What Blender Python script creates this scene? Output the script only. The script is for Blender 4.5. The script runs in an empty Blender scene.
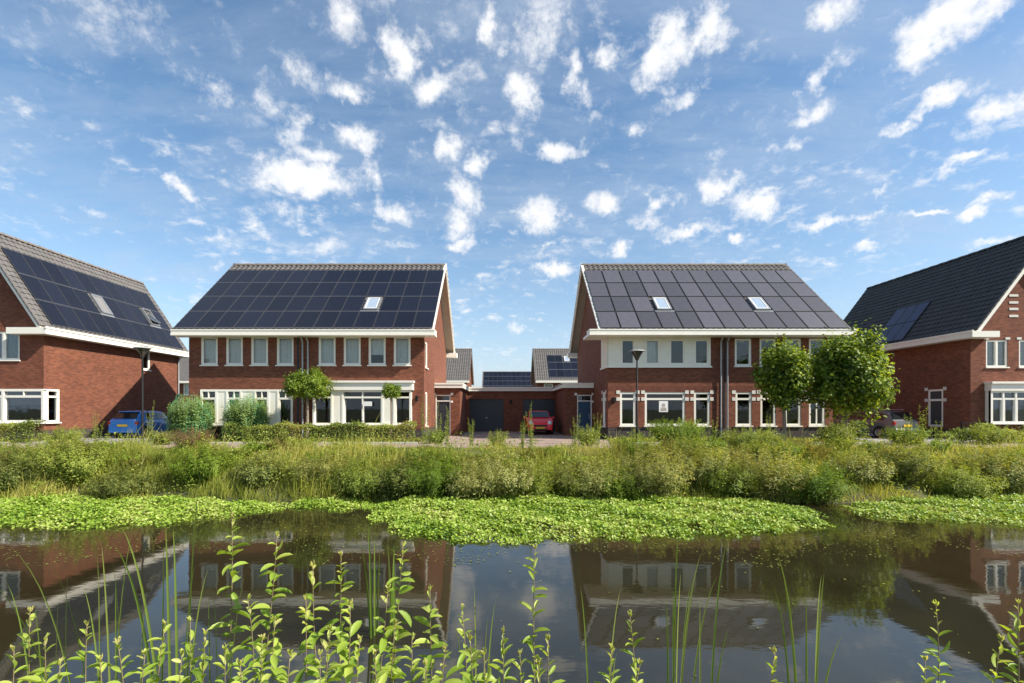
import bpy, bmesh, math, random
import numpy as np
from mathutils import Vector, Matrix

random.seed(7)
rng = np.random.default_rng(7)
scene = bpy.context.scene
COL = scene.collection
R = math.radians

# ------------------------------------------------------------------ camera, world, sun, exposure
EYE, F, CX, CY = 1.6, 484.0, 502.0, 409.0           # eye height over the street (m); focal length and principal point (px)
WATER = -1.3
cd = bpy.data.cameras.new('camera')
cam = bpy.data.objects.new('camera', cd)
COL.objects.link(cam)
cam.location = (0, 0, EYE)
cam.rotation_euler = (R(90), 0, 0)
cd.sensor_width = 36.0
cd.lens = 36.0 * F / 1024
cd.shift_x = (512 - CX) / 1024
cd.shift_y = (CY - 341.5) / 1024
cd.clip_start = 0.05
cd.clip_end = 5000
scene.camera = cam

SUN_DIR = Vector((0.715, -0.245, 0.645)).normalized()   # towards the sun
SKY_STRENGTH = 0.15
CLOUD = 3.05
EXPOSURE = 1.22

def X(px, Y): return (px - CX) / F * Y
def Z(py, Y): return EYE + (CY - py) / F * Y

# clouds of the photograph as directions: px, py, half width, half height, weight
CLOUDS = [
 (305,180,46,13,1.25),(292,131,17,13,1.0),(315,155,18,10,.9),(360,141,20,11,1),(345,20,22,18,.8),(400,55,15,22,1.1),(435,87,18,14,1),
 (352,92,18,9,.9),(300,78,22,12,.55),(215,90,20,14,.5),(272,95,14,14,.5),(495,35,12,22,.95),(525,93,16,16,1),(545,28,26,24,.75),
 (575,75,10,18,.9),(560,152,18,9,1),(655,62,16,26,1.1),(672,45,22,20,1),(706,33,22,16,1.1),(605,50,12,10,.9),(680,97,14,8,.8),
 (540,218,20,16,1.05),(605,203,17,11,1),(652,215,12,8,.8),(470,195,14,20,.95),(455,225,18,12,.9),(450,150,12,15,1),(480,160,12,9,.9),
 (460,245,16,7,.95),(395,208,18,10,.9),(372,178,10,12,.9),(830,15,18,16,.9),(825,75,10,14,.9),(810,108,20,9,.9),(795,145,12,7,.8),
 (945,22,28,20,1.2),(925,50,18,14,1),(970,8,24,10,1),(945,98,26,9,1.1),(903,126,12,8,1.05),(1003,112,20,15,1.05),(965,162,18,6,1.05),(985,152,8,4,.9),
 (757,203,20,14,1.1),(720,186,20,10,.95),(660,207,12,7,.9),(690,227,24,7,.9),(735,240,10,5,.8),(822,223,22,6,1),(770,188,12,5,.8),(880,183,10,4,.8),
 (928,209,16,4,1),(978,213,16,6,.9),(870,216,14,4,.8),(1000,200,14,5,.9),(865,245,18,5,.8),(985,240,20,5,.8),(620,250,12,8,1),(555,268,20,6,.9),(545,248,9,5,.6),
 (187,192,13,8,.85),(165,150,20,8,.5),(95,212,14,6,.6),(110,15,40,24,.42),(220,235,20,6,.5),(330,242,16,7,.7),(285,212,16,7,.7),
 (516,325,10,6,.6),(490,272,16,5,.6),(850,50,16,8,.5),(590,95,10,10,.6),(640,130,14,6,.5),(520,135,8,8,.6),(590,120,9,6,.5),(420,25,14,10,.4)]

def build_world():
    w = bpy.data.worlds.new('World'); scene.world = w; w.use_nodes = True
    nt = w.node_tree; nt.nodes.clear(); N = nt.nodes.new; L = nt.links.new
    out = N('ShaderNodeOutputWorld'); bg = N('ShaderNodeBackground'); bg.inputs['Strength'].default_value = SKY_STRENGTH
    L(bg.outputs[0], out.inputs[0])
    sky = N('ShaderNodeTexSky'); sky.sky_type = 'NISHITA'; sky.sun_disc = False
    sky.sun_elevation = math.asin(SUN_DIR.z); sky.sun_rotation = math.atan2(SUN_DIR.x, SUN_DIR.y)
    sky.air_density = 1.0; sky.dust_density = 0.8; sky.ozone_density = 1.8; sky.altitude = 0
    tc = N('ShaderNodeTexCoord'); D = tc.outputs['Generated']
    def vm(op, a, b=None):
        n = N('ShaderNodeVectorMath'); n.operation = op
        for i, v in enumerate((a, b)):
            if v is None: continue
            if isinstance(v, (tuple, list, Vector)): n.inputs[i].default_value = v
            else: L(v, n.inputs[i])
        return n.outputs['Value'] if op in ('LENGTH', 'DOT_PRODUCT') else n.outputs[0]
    def m(op, a, b=None, c=None, clamp=False):
        n = N('ShaderNodeMath'); n.operation = op; n.use_clamp = clamp
        for i, v in enumerate((a, b, c)):
            if v is None: continue
            if isinstance(v, (int, float)): n.inputs[i].default_value = v
            else: L(v, n.inputs[i])
        return n.outputs[0]
    def noise(vec, scale, detail, rough, dist=0.0):
        n = N('ShaderNodeTexNoise'); n.inputs['Scale'].default_value = scale; n.inputs['Detail'].default_value = detail
        n.inputs['Roughness'].default_value = rough; n.inputs['Distortion'].default_value = dist
        L(vec, n.inputs['Vector']); return n
    sep = N('ShaderNodeSeparateXYZ'); L(D, sep.inputs[0])
    # position on the cloud layer
    comb = N('ShaderNodeCombineXYZ')
    dz = m('ADD', m('MAXIMUM', sep.outputs[2], 0.0), 0.22)
    L(m('DIVIDE', sep.outputs[0], dz), comb.inputs[0]); L(m('DIVIDE', sep.outputs[1], dz), comb.inputs[1])
    PL = comb.outputs[0]
    # ragged direction for the puffs
    wob = noise(D, 16, 4, 0.62).outputs['Color']
    Dw = vm('ADD', D, vm('MULTIPLY', vm('SUBTRACT', wob, (0.5, 0.5, 0.5)), (0.10, 0.10, 0.085)))
    acc = None
    for (px, py, rx, ry, wt) in CLOUDS:
        c = Vector(((px - CX) / F, 1.0, (CY - py) / F)); n = c.length; c.normalize()
        ax, az = rx / F / n * 1.5, ry / F / n * 1.5
        d = vm('LENGTH', vm('MULTIPLY', vm('SUBTRACT', Dw, tuple(c)), (1 / ax, 1 / (1.2 * ax), 1 / az)))
        v = m('MULTIPLY_ADD', d, -wt, wt)           # wt at the centre, 0 at the rim
        acc = v if acc is None else m('MAXIMUM', acc, v)
    acc = m('MAXIMUM', acc, 0.0)
    n1 = noise(PL, 7.5, 7, 0.6, 0.1).outputs['Fac']
    n2 = noise(PL, 1.6, 3, 0.5).outputs['Fac']
    n3 = noise(D, 30, 8, 0.72).outputs['Fac']
    # loose puffs everywhere (also behind the viewer)
    gen = m('ADD', m('MULTIPLY', m('SUBTRACT', n1, 0.60), 2.4), m('MULTIPLY', m('SUBTRACT', n2, 0.5), 1.2))
    n4 = noise(PL, 13, 7, 0.62, 0.2).outputs['Fac']
    small = m('MULTIPLY_ADD', m('SUBTRACT', n4, 0.55), 2.6, m('MULTIPLY', m('SUBTRACT', n2, 0.5), 1.6))
    gen = m('MAXIMUM', gen, small)
    dens = m('MAXIMUM', m('MULTIPLY_ADD', n3, 1.7, m('SUBTRACT', m('MULTIPLY', acc, 1.15), 0.98)), gen)
    cov = N('ShaderNodeMapRange'); cov.interpolation_type = 'SMOOTHSTEP'
    cov.inputs['From Min'].default_value = -0.08; cov.inputs['From Max'].default_value = 0.85
    L(dens, cov.inputs['Value'])
    # thin veil of cirrus
    mp = N('ShaderNodeMapping'); mp.inputs['Scale'].default_value = (1.1, 2.6, 1); mp.inputs['Rotation'].default_value = (0, 0, R(24)); L(PL, mp.inputs[0])
    ci = noise(mp.outputs[0], 1.7, 8, 0.62, 0.35).outputs['Fac']
    cir = N('ShaderNodeMapRange'); cir.inputs['From Min'].default_value = 0.38; cir.inputs['From Max'].default_value = 0.78
    cir.inputs['To Max'].default_value = 0.55; L(ci, cir.inputs['Value'])
    hz = m('POWER', m('SUBTRACT', 1.0, m('MAXIMUM', sep.outputs[2], 0.0), clamp=True), 7.0)
    veil = m('MAXIMUM', cir.outputs[0], m('MULTIPLY', hz, 1.0))
    hs = N('ShaderNodeHueSaturation'); hs.inputs['Hue'].default_value = .494; hs.inputs['Saturation'].default_value = 1.1; hs.inputs['Value'].default_value = .53
    L(sky.outputs[0], hs.inputs['Color'])
    def mix(f, a, b):
        n = N('ShaderNodeMix'); n.data_type = 'RGBA'
        L(f, n.inputs[0]); L(a, n.inputs[6])
        if isinstance(b, tuple): n.inputs[7].default_value = b
        else: L(b, n.inputs[7])
        return n.outputs[2]
    c1 = mix(veil, hs.outputs[0], (CLOUD * .56, CLOUD * .66, CLOUD * .80, 1))
    c2 = mix(m('MULTIPLY', cov.outputs[0], 0.97), c1, (CLOUD * .97, CLOUD * .98, CLOUD, 1))
    L(c2, bg.inputs['Color'])
build_world()

sd = bpy.data.lights.new('sun', 'SUN'); sd.energy = 3.6; sd.angle = R(0.5); sd.color = (1.0, 0.93, 0.82)
so = bpy.data.objects.new('sun', sd); COL.objects.link(so)
so.rotation_euler = SUN_DIR.to_track_quat('Z', 'Y').to_euler(); so.location = SUN_DIR * 60
vs = scene.view_settings
vs.view_transform = 'Standard'; vs.look = 'None'; vs.gamma = 1.0; vs.use_curve_mapping = False; vs.exposure = EXPOSURE
scene.cycles.max_bounces = 8; scene.cycles.transparent_max_bounces = 16
scene.cycles.use_denoising = True

# ------------------------------------------------------------------ materials
MATS = {}
def newmat(name):
    mt = bpy.data.materials.new(name); mt.use_nodes = True
    nt = mt.node_tree; b = nt.nodes['Principled BSDF']
    MATS[name] = mt
    return mt, nt, b
def rgb(c): return (c[0], c[1], c[2], 1.0)
def plain(name, c, rough=0.6, metal=0.0, var=0.12, scale=3.0, bump=0.0, bscale=40, spec=0.5, coat=0.0):
    mt, nt, b = newmat(name)
    b.inputs['Roughness'].default_value = rough; b.inputs['Metallic'].default_value = metal
    b.inputs['Specular IOR Level'].default_value = spec; b.inputs['Coat Weight'].default_value = coat
    tc = nt.nodes.new('ShaderNodeTexCoord'); n = nt.nodes.new('ShaderNodeTexNoise')
    n.inputs['Scale'].default_value = scale; n.inputs['Detail'].default_value = 6; n.inputs['Roughness'].default_value = .65
    nt.links.new(tc.outputs['Object'], n.inputs['Vector'])
    r = nt.nodes.new('ShaderNodeValToRGB'); r.color_ramp.elements[0].position = .3; r.color_ramp.elements[1].position = .7
    r.color_ramp.elements[0].color = rgb([v * (1 - var) for v in c]); r.color_ramp.elements[1].color = rgb([min(1, v * (1 + var)) for v in c])
    nt.links.new(n.outputs['Fac'], r.inputs[0]); nt.links.new(r.outputs[0], b.inputs['Base Color'])
    if bump:
        n2 = nt.nodes.new('ShaderNodeTexNoise'); n2.inputs['Scale'].default_value = bscale; n2.inputs['Detail'].default_value = 5
        nt.links.new(tc.outputs['Object'], n2.inputs['Vector'])
        bp = nt.nodes.new('ShaderNodeBump'); bp.inputs['Strength'].default_value = bump; bp.inputs['Distance'].default_value = .02
        nt.links.new(n2.outputs['Fac'], bp.inputs['Height']); nt.links.new(bp.outputs[0], b.inputs['Normal'])
    return mt
def brick(name, c1, c2, mortar, w=0.22, h=0.0625, vertical=False):
    mt, nt, b = newmat(name); N = nt.nodes.new; L = nt.links.new
    uv = N('ShaderNodeUVMap'); uv.uv_map = 'UVMap'
    src = uv.outputs[0]
    if vertical:
        mp = N('ShaderNodeMapping'); mp.inputs['Rotation'].default_value = (0, 0, R(90)); L(src, mp.inputs[0]); src = mp.outputs[0]
    br = N('ShaderNodeTexBrick'); br.inputs['Scale'].default_value = 1; br.inputs['Brick Width'].default_value = w; br.inputs['Row Height'].default_value = h
    br.inputs['Mortar Size'].default_value = .006; br.inputs['Mortar Smooth'].default_value = .2; br.inputs['Bias'].default_value = 0
    br.inputs['Color1'].default_value = rgb(c1); br.inputs['Color2'].default_value = rgb(c2); br.inputs['Mortar'].default_value = rgb(mortar)
    L(src, br.inputs['Vector'])
    n = N('ShaderNodeTexNoise'); n.inputs['Scale'].default_value = .7; n.inputs['Detail'].default_value = 8; n.inputs['Roughness'].default_value = .7; L(uv.outputs[0], n.inputs['Vector'])
    mr = N('ShaderNodeMapRange'); mr.inputs['From Min'].default_value = .3; mr.inputs['From Max'].default_value = .7
    mr.inputs['To Min'].default_value = .82; mr.inputs['To Max'].default_value = 1.16; L(n.outputs['Fac'], mr.inputs['Value'])
    mx = N('ShaderNodeVectorMath'); mx.operation = 'SCALE'; L(br.outputs['Color'], mx.inputs[0]); L(mr.outputs[0], mx.inputs['Scale'])
    L(mx.outputs[0], b.inputs['Base Color']); b.inputs['Roughness'].default_value = .85; b.inputs['Specular IOR Level'].default_value = .25
    bp = N('ShaderNodeBump'); bp.inputs['Strength'].default_value = .5; bp.inputs['Distance'].default_value = .008; bp.invert = True
    L(br.outputs['Fac'], bp.inputs['Height']); L(bp.outputs[0], b.inputs['Normal'])
    return mt
brick('brick', (.240, .082, .044), (.135, .045, .026), (.135, .08, .057))
brick('brick_soldier', (.17, .055, .032), (.11, .034, .022), (.12, .07, .05), vertical=True)
brick('brick_plinth', (.075, .06, .055), (.05, .042, .04), (.09, .08, .075))
brick('pavers', (.36, .27, .22), (.27, .20, .165), (.17, .14, .12), w=.21, h=.105)
brick('paving_grey', (.33, .31, .29), (.27, .255, .24), (.17, .16, .15), w=.3, h=.3)
plain('white_paint', (.83, .79, .69), .45, var=.03)
plain('cream_panel', (.80, .76, .64), .55, var=.04)
plain('soffit', (.48, .40, .30), .7, var=.08)
plain('tile_brown', (.110, .102, .096), .75, var=.22, scale=2.0)
plain('tile_black', (.045, .046, .044), .7, var=.25, scale=2.0)
plain('ridge_light', (.17, .14, .12), .8, var=.15)
plain('alu', (.35, .36, .37), .4, .6, var=.05)
plain('panel_side', (.06, .06, .068), .45, .3, var=.05)
plain('panel_rail', (.16, .16, .17), .45, .4, var=.05)
plain('blind_grey', (.20, .19, .18), .3, var=.1)
plain('zinc', (.36, .37, .37), .55, .3, var=.08)
plain('dark_metal', (.010, .0105, .011), .6, .0, spec=.2, var=.1)
plain('door_dark', (.025, .030, .036), .45, var=.1)
plain('door_blue', (.012, .055, .12), .4, var=.08)
plain('curtain', (.74, .72, .68), .9, var=.06)
plain('blind', (.78, .77, .74), .8, var=.03)
plain('concrete', (.42, .40, .36), .85, var=.1, bump=.1)
plain('concrete_white', (.66, .63, .56), .8, var=.06)
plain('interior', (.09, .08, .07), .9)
plain('rubber', (.02, .02, .02), .8)
plain('rim', (.42, .43, .44), .35, .8)
plain('car_blue', (.03, .21, .62), .3, .1, var=.03, coat=1)
plain('car_red', (.80, .006, .010), .4, .0, var=.03, coat=.3)
plain('car_grey', (.13, .135, .145), .35, .15, var=.04, coat=1)
plain('car_glass', (.012, .016, .018), .04, var=.1, spec=1.0)
plain('tail_red', (.35, .012, .012), .15, var=.05, coat=1)
plain('lamp_clear', (.72, .74, .74), .08, .2, var=.05, coat=1)
plain('plate_yellow', (.75, .48, .02), .5, var=.02)
plain('black_plastic', (.018, .018, .019), .55)
plain('bark', (.20, .16, .12), .9, var=.3, scale=9, bump=.6, bscale=25)
plain('twig', (.16, .10, .07), .8, var=.25, scale=9)
plain('twig_green', (.17, .19, .06), .7, var=.2, scale=9)
plain('net_green', (.10, .44, .20), .6, var=.1)
plain('poster', (.78, .77, .74), .7, var=.03)
plain('poster_print', (.40, .34, .31), .7, var=.4, scale=14)
plain('dead_leaf', (.22, .15, .06), .8, var=.3)

def glass(name, tint=(.75, .8, .82), refl=1.7, base=.05):
    mt, nt, b = newmat(name); N = nt.nodes.new; L = nt.links.new
    nt.nodes.remove(b)
    t = N('ShaderNodeBsdfTransparent'); t.inputs[0].default_value = rgb(tint)
    g = N('ShaderNodeBsdfGlossy'); g.inputs['Roughness'].default_value = .015; g.inputs[0].default_value = (.92, .96, 1, 1)
    f = N('ShaderNodeFresnel'); f.inputs[0].default_value = 1.5
    m = N('ShaderNodeMath'); m.operation = 'MULTIPLY_ADD'; m.inputs[1].default_value = refl; m.inputs[2].default_value = base; m.use_clamp = True
    bp = N('ShaderNodeBump'); bp.inputs['Strength'].default_value = .02; bp.inputs['Distance'].default_value = .05
    tc = N('ShaderNodeTexCoord'); n = N('ShaderNodeTexNoise'); n.inputs['Scale'].default_value = 1.3
    L(tc.outputs['Object'], n.inputs['Vector']); L(n.outputs['Fac'], bp.inputs['Height']); L(bp.outputs[0], g.inputs['Normal'])
    L(f.outputs[0], m.inputs[0]); mx = N('ShaderNodeMixShader'); L(m.outputs[0], mx.inputs[0]); L(t.outputs[0], mx.inputs[1]); L(g.outputs[0], mx.inputs[2])
    L(mx.outputs[0], nt.nodes['Material Output'].inputs[0]); return mt
glass('glass', tint=(.94, .95, .93), refl=.95, base=.0)
def solar(name, c, rough, line, lw, spec=.5):
    mt, nt, b = newmat(name); N = nt.nodes.new; L = nt.links.new
    uv = N('ShaderNodeUVMap'); uv.uv_map = 'UVMap'
    br = N('ShaderNodeTexBrick'); br.offset = 0; br.inputs['Scale'].default_value = 1; br.inputs['Brick Width'].default_value = .1605; br.inputs['Row Height'].default_value = .1605
    br.inputs['Mortar Size'].default_value = lw; br.inputs['Color1'].default_value = rgb(c); br.inputs['Color2'].default_value = rgb([v * .82 for v in c]); br.inputs['Mortar'].default_value = rgb(line)
    L(uv.outputs[0], br.inputs['Vector'])
    oi = N('ShaderNodeObjectInfo'); mr = N('ShaderNodeMapRange'); mr.inputs['To Min'].default_value = .72; mr.inputs['To Max'].default_value = 1.3; L(oi.outputs['Random'], mr.inputs['Value'])
    sc = N('ShaderNodeVectorMath'); sc.operation = 'SCALE'; L(br.outputs['Color'], sc.inputs[0]); L(mr.outputs[0], sc.inputs['Scale'])
    L(sc.outputs[0], b.inputs['Base Color']); b.inputs['Roughness'].default_value = rough; b.inputs['Specular IOR Level'].default_value = spec
    return mt
solar('solar_navy', (.0075, .0085, .0165), .25, (.016, .017, .024), .003, .4)
solar('solar_grey', (.070, .067, .080), .42, (.06, .058, .07), .003)
solar('solar_blue', (.012, .027, .080), .3, (.03, .05, .10), .003, .3)

def leafmat(name, cols, trans=.4, rough=.5, spec=.3):
    mt, nt, b = newmat(name); N = nt.nodes.new; L = nt.links.new
    at = N('ShaderNodeAttribute'); at.attribute_name = 'tint'
    r = N('ShaderNodeValToRGB'); el = r.color_ramp.elements
    while len(el) < len(cols): el.new(.5)
    for i, c in enumerate(cols):
        el[i].position = i / (len(cols) - 1); el[i].color = rgb(c)
    L(at.outputs['Fac'], r.inputs[0]); L(r.outputs[0], b.inputs['Base Color'])
    b.inputs['Roughness'].default_value = rough; b.inputs['Specular IOR Level'].default_value = spec
    t = N('ShaderNodeBsdfTranslucent'); sc = N('ShaderNodeVectorMath'); sc.operation = 'MULTIPLY'; sc.inputs[1].default_value = (1.35, 1.25, .55)
    L(r.outputs[0], sc.inputs[0]); L(sc.outputs[0], t.inputs[0])
    mx = N('ShaderNodeMixShader'); mx.inputs[0].default_value = trans; L(b.outputs[0], mx.inputs[1]); L(t.outputs[0], mx.inputs[2])
    L(mx.outputs[0], nt.nodes['Material Output'].inputs[0]); return mt
leafmat('leaf_tree', [(.055, .105, .014), (.17, .25, .025), (.50, .56, .075)], .42)
leafmat('leaf_globe', [(.09, .15, .015), (.17, .25, .025), (.30, .38, .05)], .4)
leafmat('leaf_hedge', [(.12, .17, .03), (.23, .28, .05), (.35, .37, .08), (.34, .21, .08)], .35)
leafmat('leaf_willow', [(.07, .105, .022), (.20, .24, .05), (.42, .43, .13), (.56, .50, .24)], .4)
leafmat('leaf_bright', [(.09, .16, .012), (.20, .30, .03), (.38, .44, .06)], .4)
leafmat('leaf_weed', [(.12, .18, .025), (.28, .35, .055), (.50, .50, .12)], .4)
leafmat('leaf_straw', [(.20, .20, .05), (.34, .31, .09), (.48, .41, .18)], .4)
leafmat('leaf_rust', [(.15, .13, .04), (.24, .16, .065), (.28, .14, .07)], .35)
leafmat('leaf_net', [(.16, .26, .08), (.30, .43, .16), (.46, .56, .28)], .4)
leafmat('leaf_float', [(.08, .16, .010), (.19, .31, .020), (.30, .42, .045), (.42, .50, .12), (.36, .36, .12)], .3, .45, .4)
leafmat('leaf_fore', [(.11, .20, .02), (.25, .37, .04), (.44, .52, .10), (.56, .48, .22)], .42, .45, .4)
leafmat('leaf_reed', [(.10, .18, .025), (.20, .28, .05), (.36, .39, .11)], .4, .45, .4)
leafmat('grass', [(.17, .21, .03), (.32, .35, .06), (.48, .46, .11), (.60, .50, .22)], .4)

def ground_mat():
    mt, nt, b = newmat('soil_grass'); N = nt.nodes.new; L = nt.links.new
    tc = N('ShaderNodeTexCoord'); n = N('ShaderNodeTexNoise'); n.inputs['Scale'].default_value = .9; n.inputs['Detail'].default_value = 9; n.inputs['Roughness'].default_value = .7
    L(tc.outputs['Object'], n.inputs['Vector']); r = N('ShaderNodeValToRGB')
    r.color_ramp.elements[0].position = .3; r.color_ramp.elements[0].color = (.045, .04, .022, 1)
    r.color_ramp.elements[1].position = .7; r.color_ramp.elements[1].color = (.085, .10, .03, 1)
    L(n.outputs['Fac'], r.inputs[0]); L(r.outputs[0], b.inputs['Base Color']); b.inputs['Roughness'].default_value = .95
    bp = N('ShaderNodeBump'); bp.inputs['Strength'].default_value = .6; bp.inputs['Distance'].default_value = .05
    n2 = N('ShaderNodeTexNoise'); n2.inputs['Scale'].default_value = 14; n2.inputs['Detail'].default_value = 6; L(tc.outputs['Object'], n2.inputs['Vector'])
    L(n2.outputs['Fac'], bp.inputs['Height']); L(bp.outputs[0], b.inputs['Normal'])
ground_mat()
def water_mat():
    mt, nt, b = newmat('water'); N = nt.nodes.new; L = nt.links.new
    b.inputs['Roughness'].default_value = .03; b.inputs['IOR'].default_value = 1.6; b.inputs['Specular IOR Level'].default_value = .5
    tc = N('ShaderNodeTexCoord')
    n = N('ShaderNodeTexNoise'); n.inputs['Scale'].default_value = .5; n.inputs['Detail'].default_value = 4; L(tc.outputs['Object'], n.inputs['Vector'])
    r = N('ShaderNodeValToRGB'); r.color_ramp.elements[0].color = (.015, .0135, .0055, 1); r.color_ramp.elements[1].color = (.028, .025, .011, 1)
    r.color_ramp.elements[0].position = .3; r.color_ramp.elements[1].position = .7
    L(n.outputs['Fac'], r.inputs[0]); L(r.outputs[0], b.inputs['Base Color'])
    mp = N('ShaderNodeMapping'); mp.inputs['Scale'].default_value = (1.0, 2.2, 1); L(tc.outputs['Object'], mp.inputs[0])
    a = N('ShaderNodeTexNoise'); a.inputs['Scale'].default_value = 1.6; a.inputs['Detail'].default_value = 3; a.inputs['Roughness'].default_value = .5; L(mp.outputs[0], a.inputs['Vector'])
    bp = N('ShaderNodeBump'); bp.inputs['Strength'].default_value = .045; bp.inputs['Distance'].default_value = .03; L(a.outputs['Fac'], bp.inputs['Height'])
    c = N('ShaderNodeTexNoise'); c.inputs['Scale'].default_value = 9; c.inputs['Detail'].default_value = 2; L(mp.outputs[0], c.inputs['Vector'])
    bp2 = N('ShaderNodeBump'); bp2.inputs['Strength'].default_value = .03; bp2.inputs['Distance'].default_value = .006; L(c.outputs['Fac'], bp2.inputs['Height']); L(bp.outputs[0], bp2.inputs['Normal'])
    L(bp2.outputs[0], b.inputs['Normal'])
water_mat()

# ------------------------------------------------------------------ mesh helpers
class MB:
    def __init__(s): s.v = []; s.f = []; s.m = []
    def face(s, pts, mi=0):
        i = len(s.v); s.v.extend(tuple(p) for p in pts); s.f.append(tuple(range(i, i + len(pts)))); s.m.append(mi)
    def box(s, a, b, mi=0, P=None):
        """box between two corners, in coordinates mapped by P"""
        (x0, y0, z0), (x1, y1, z1) = a, b
        c = [(x0, y0, z0), (x1, y0, z0), (x1, y1, z0), (x0, y1, z0), (x0, y0, z1), (x1, y0, z1), (x1, y1, z1), (x0, y1, z1)]
        if P: c = [P(*p) for p in c]
        i = len(s.v); s.v.extend(c)
        for q in ((0, 3, 2, 1), (4, 5, 6, 7), (0, 1, 5, 4), (1, 2, 6, 5), (2, 3, 7, 6), (3, 0, 4, 7)):
            s.f.append(tuple(i + k for k in q)); s.m.append(mi)
    def prism(s, poly, e0, e1, P, mi=0):
        """polygon of (a,b) swept from e0 to e1; P(e,a,b) maps to the world"""
        n = len(poly); i = len(s.v)
        s.v.extend(P(e0, a, b) for a, b in poly); s.v.extend(P(e1, a, b) for a, b in poly)
        s.f.append(tuple(i + k for k in range(n))); s.f.append(tuple(i + n + k for k in reversed(range(n)))); s.m += [mi, mi]
        for k in range(n):
            s.f.append((i + k, i + (k + 1) % n, i + n + (k + 1) % n, i + n + k)); s.m.append(mi)
    def tube(s, pts, rad, seg=8, mi=0, cap=True):
        pts = [Vector(p) for p in pts]
        rad = rad if isinstance(rad, (list, tuple)) else [rad] * len(pts)
        i0 = len(s.v)
        for k, p in enumerate(pts):
            d = (pts[min(k + 1, len(pts) - 1)] - pts[max(k - 1, 0)]).normalized()
            a = d.cross(Vector((0, 1, 0)) if abs(d.y) < .9 else Vector((1, 0, 0))).normalized(); b = d.cross(a)
            for j in range(seg):
                t = 2 * math.pi * j / seg; s.v.append(tuple(p + (a * math.cos(t) + b * math.sin(t)) * rad[k]))
        for k in range(len(pts) - 1):
            for j in range(seg):
                s.f.append((i0 + k * seg + j, i0 + k * seg + (j + 1) % seg, i0 + (k + 1) * seg + (j + 1) % seg, i0 + (k + 1) * seg + j)); s.m.append(mi)
        if cap:
            s.f.append(tuple(i0 + j for j in range(seg))); s.f.append(tuple(i0 + (len(pts) - 1) * seg + j for j in range(seg))); s.m += [mi, mi]
    def lathe(s, prof, c=(0, 0, 0), seg=20, axis='z', mi=0):
        i0 = len(s.v)
        for r, h in prof:
            for j in range(seg):
                t = 2 * math.pi * j / seg; a, b = r * math.cos(t), r * math.sin(t)
                p = (a, b, h) if axis == 'z' else (h, a, b) if axis == 'x' else (a, h, b)
                s.v.append((p[0] + c[0], p[1] + c[1], p[2] + c[2]))
        for k in range(len(prof) - 1):
            for j in range(seg):
                s.f.append((i0 + k * seg + j, i0 + k * seg + (j + 1) % seg, i0 + (k + 1) * seg + (j + 1) % seg, i0 + (k + 1) * seg + j)); s.m.append(mi)
    def build(s, name, mats, parent=None, smooth=False, bevel=0.0, loc=None):
        me = bpy.data.meshes.new(name); me.from_pydata(s.v, [], s.f); me.update()
        mats = [mats] if isinstance(mats, str) else mats
        for mname in mats: me.materials.append(MATS[mname])
        me.polygons.foreach_set('material_index', s.m)
        uvs(me)
        if smooth: me.polygons.foreach_set('use_smooth', [True] * len(me.polygons))
        o = link(name, me, parent, loc)
        if bevel:
            md = o.modifiers.new('bevel', 'BEVEL'); md.width = bevel; md.segments = 2; md.limit_method = 'ANGLE'
        return o
def uvs(me):
    n = len(me.loops); vi = np.empty(n, np.int32); me.loops.foreach_get('vertex_index', vi)
    co = np.empty(len(me.vertices) * 3, np.float32); me.vertices.foreach_get('co', co); co = co.reshape(-1, 3)[vi]
    tot = np.empty(len(me.polygons), np.int32); me.polygons.foreach_get('loop_total', tot)
    nr = np.empty(len(me.polygons) * 3, np.float32); me.polygons.foreach_get('normal', nr); nr = np.repeat(np.abs(nr.reshape(-1, 3)), tot, axis=0)
    ax = nr.argmax(1)
    u = np.where(ax == 0, co[:, 1], co[:, 0]); v = np.where(ax == 2, co[:, 1], co[:, 2])
    l = me.uv_layers.new(name='UVMap'); l.data.foreach_set('uv', np.stack([u, v], 1).astype(np.float32).ravel())
def link(name, me, parent=None, loc=None):
    o = bpy.data.objects.new(name, me); COL.objects.link(o)
    if parent is not None:
        o.parent = parent
        if parent.type == 'EMPTY' and loc is None and not parent.get('_local'): o.location = -Vector(parent.location)
    if loc is not None: o.location = loc
    return o
def tag(o, label=None, cat=None, group=None, kind=None):
    if label: o['label'] = label
    if cat: o['category'] = cat
    if group: o['group'] = group
    if kind: o['kind'] = kind
    return o
LOCALS = []
def thing(name, label, cat, loc=(0, 0, 0), group=None, rot=0.0, local=False):
    o = bpy.data.objects.new(name, None); COL.objects.link(o); o.location = loc; o.rotation_euler = (0, 0, rot); o.empty_display_size = .2
    if local: o['_local'] = 1; LOCALS.append(o)
    return tag(o, label, cat, group)
def dup_tree(o, parent=None):
    c = o.copy(); COL.objects.link(c)
    if parent is not None: c.parent = parent
    for ch in list(o.children): dup_tree(ch, c)
    return c
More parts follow.
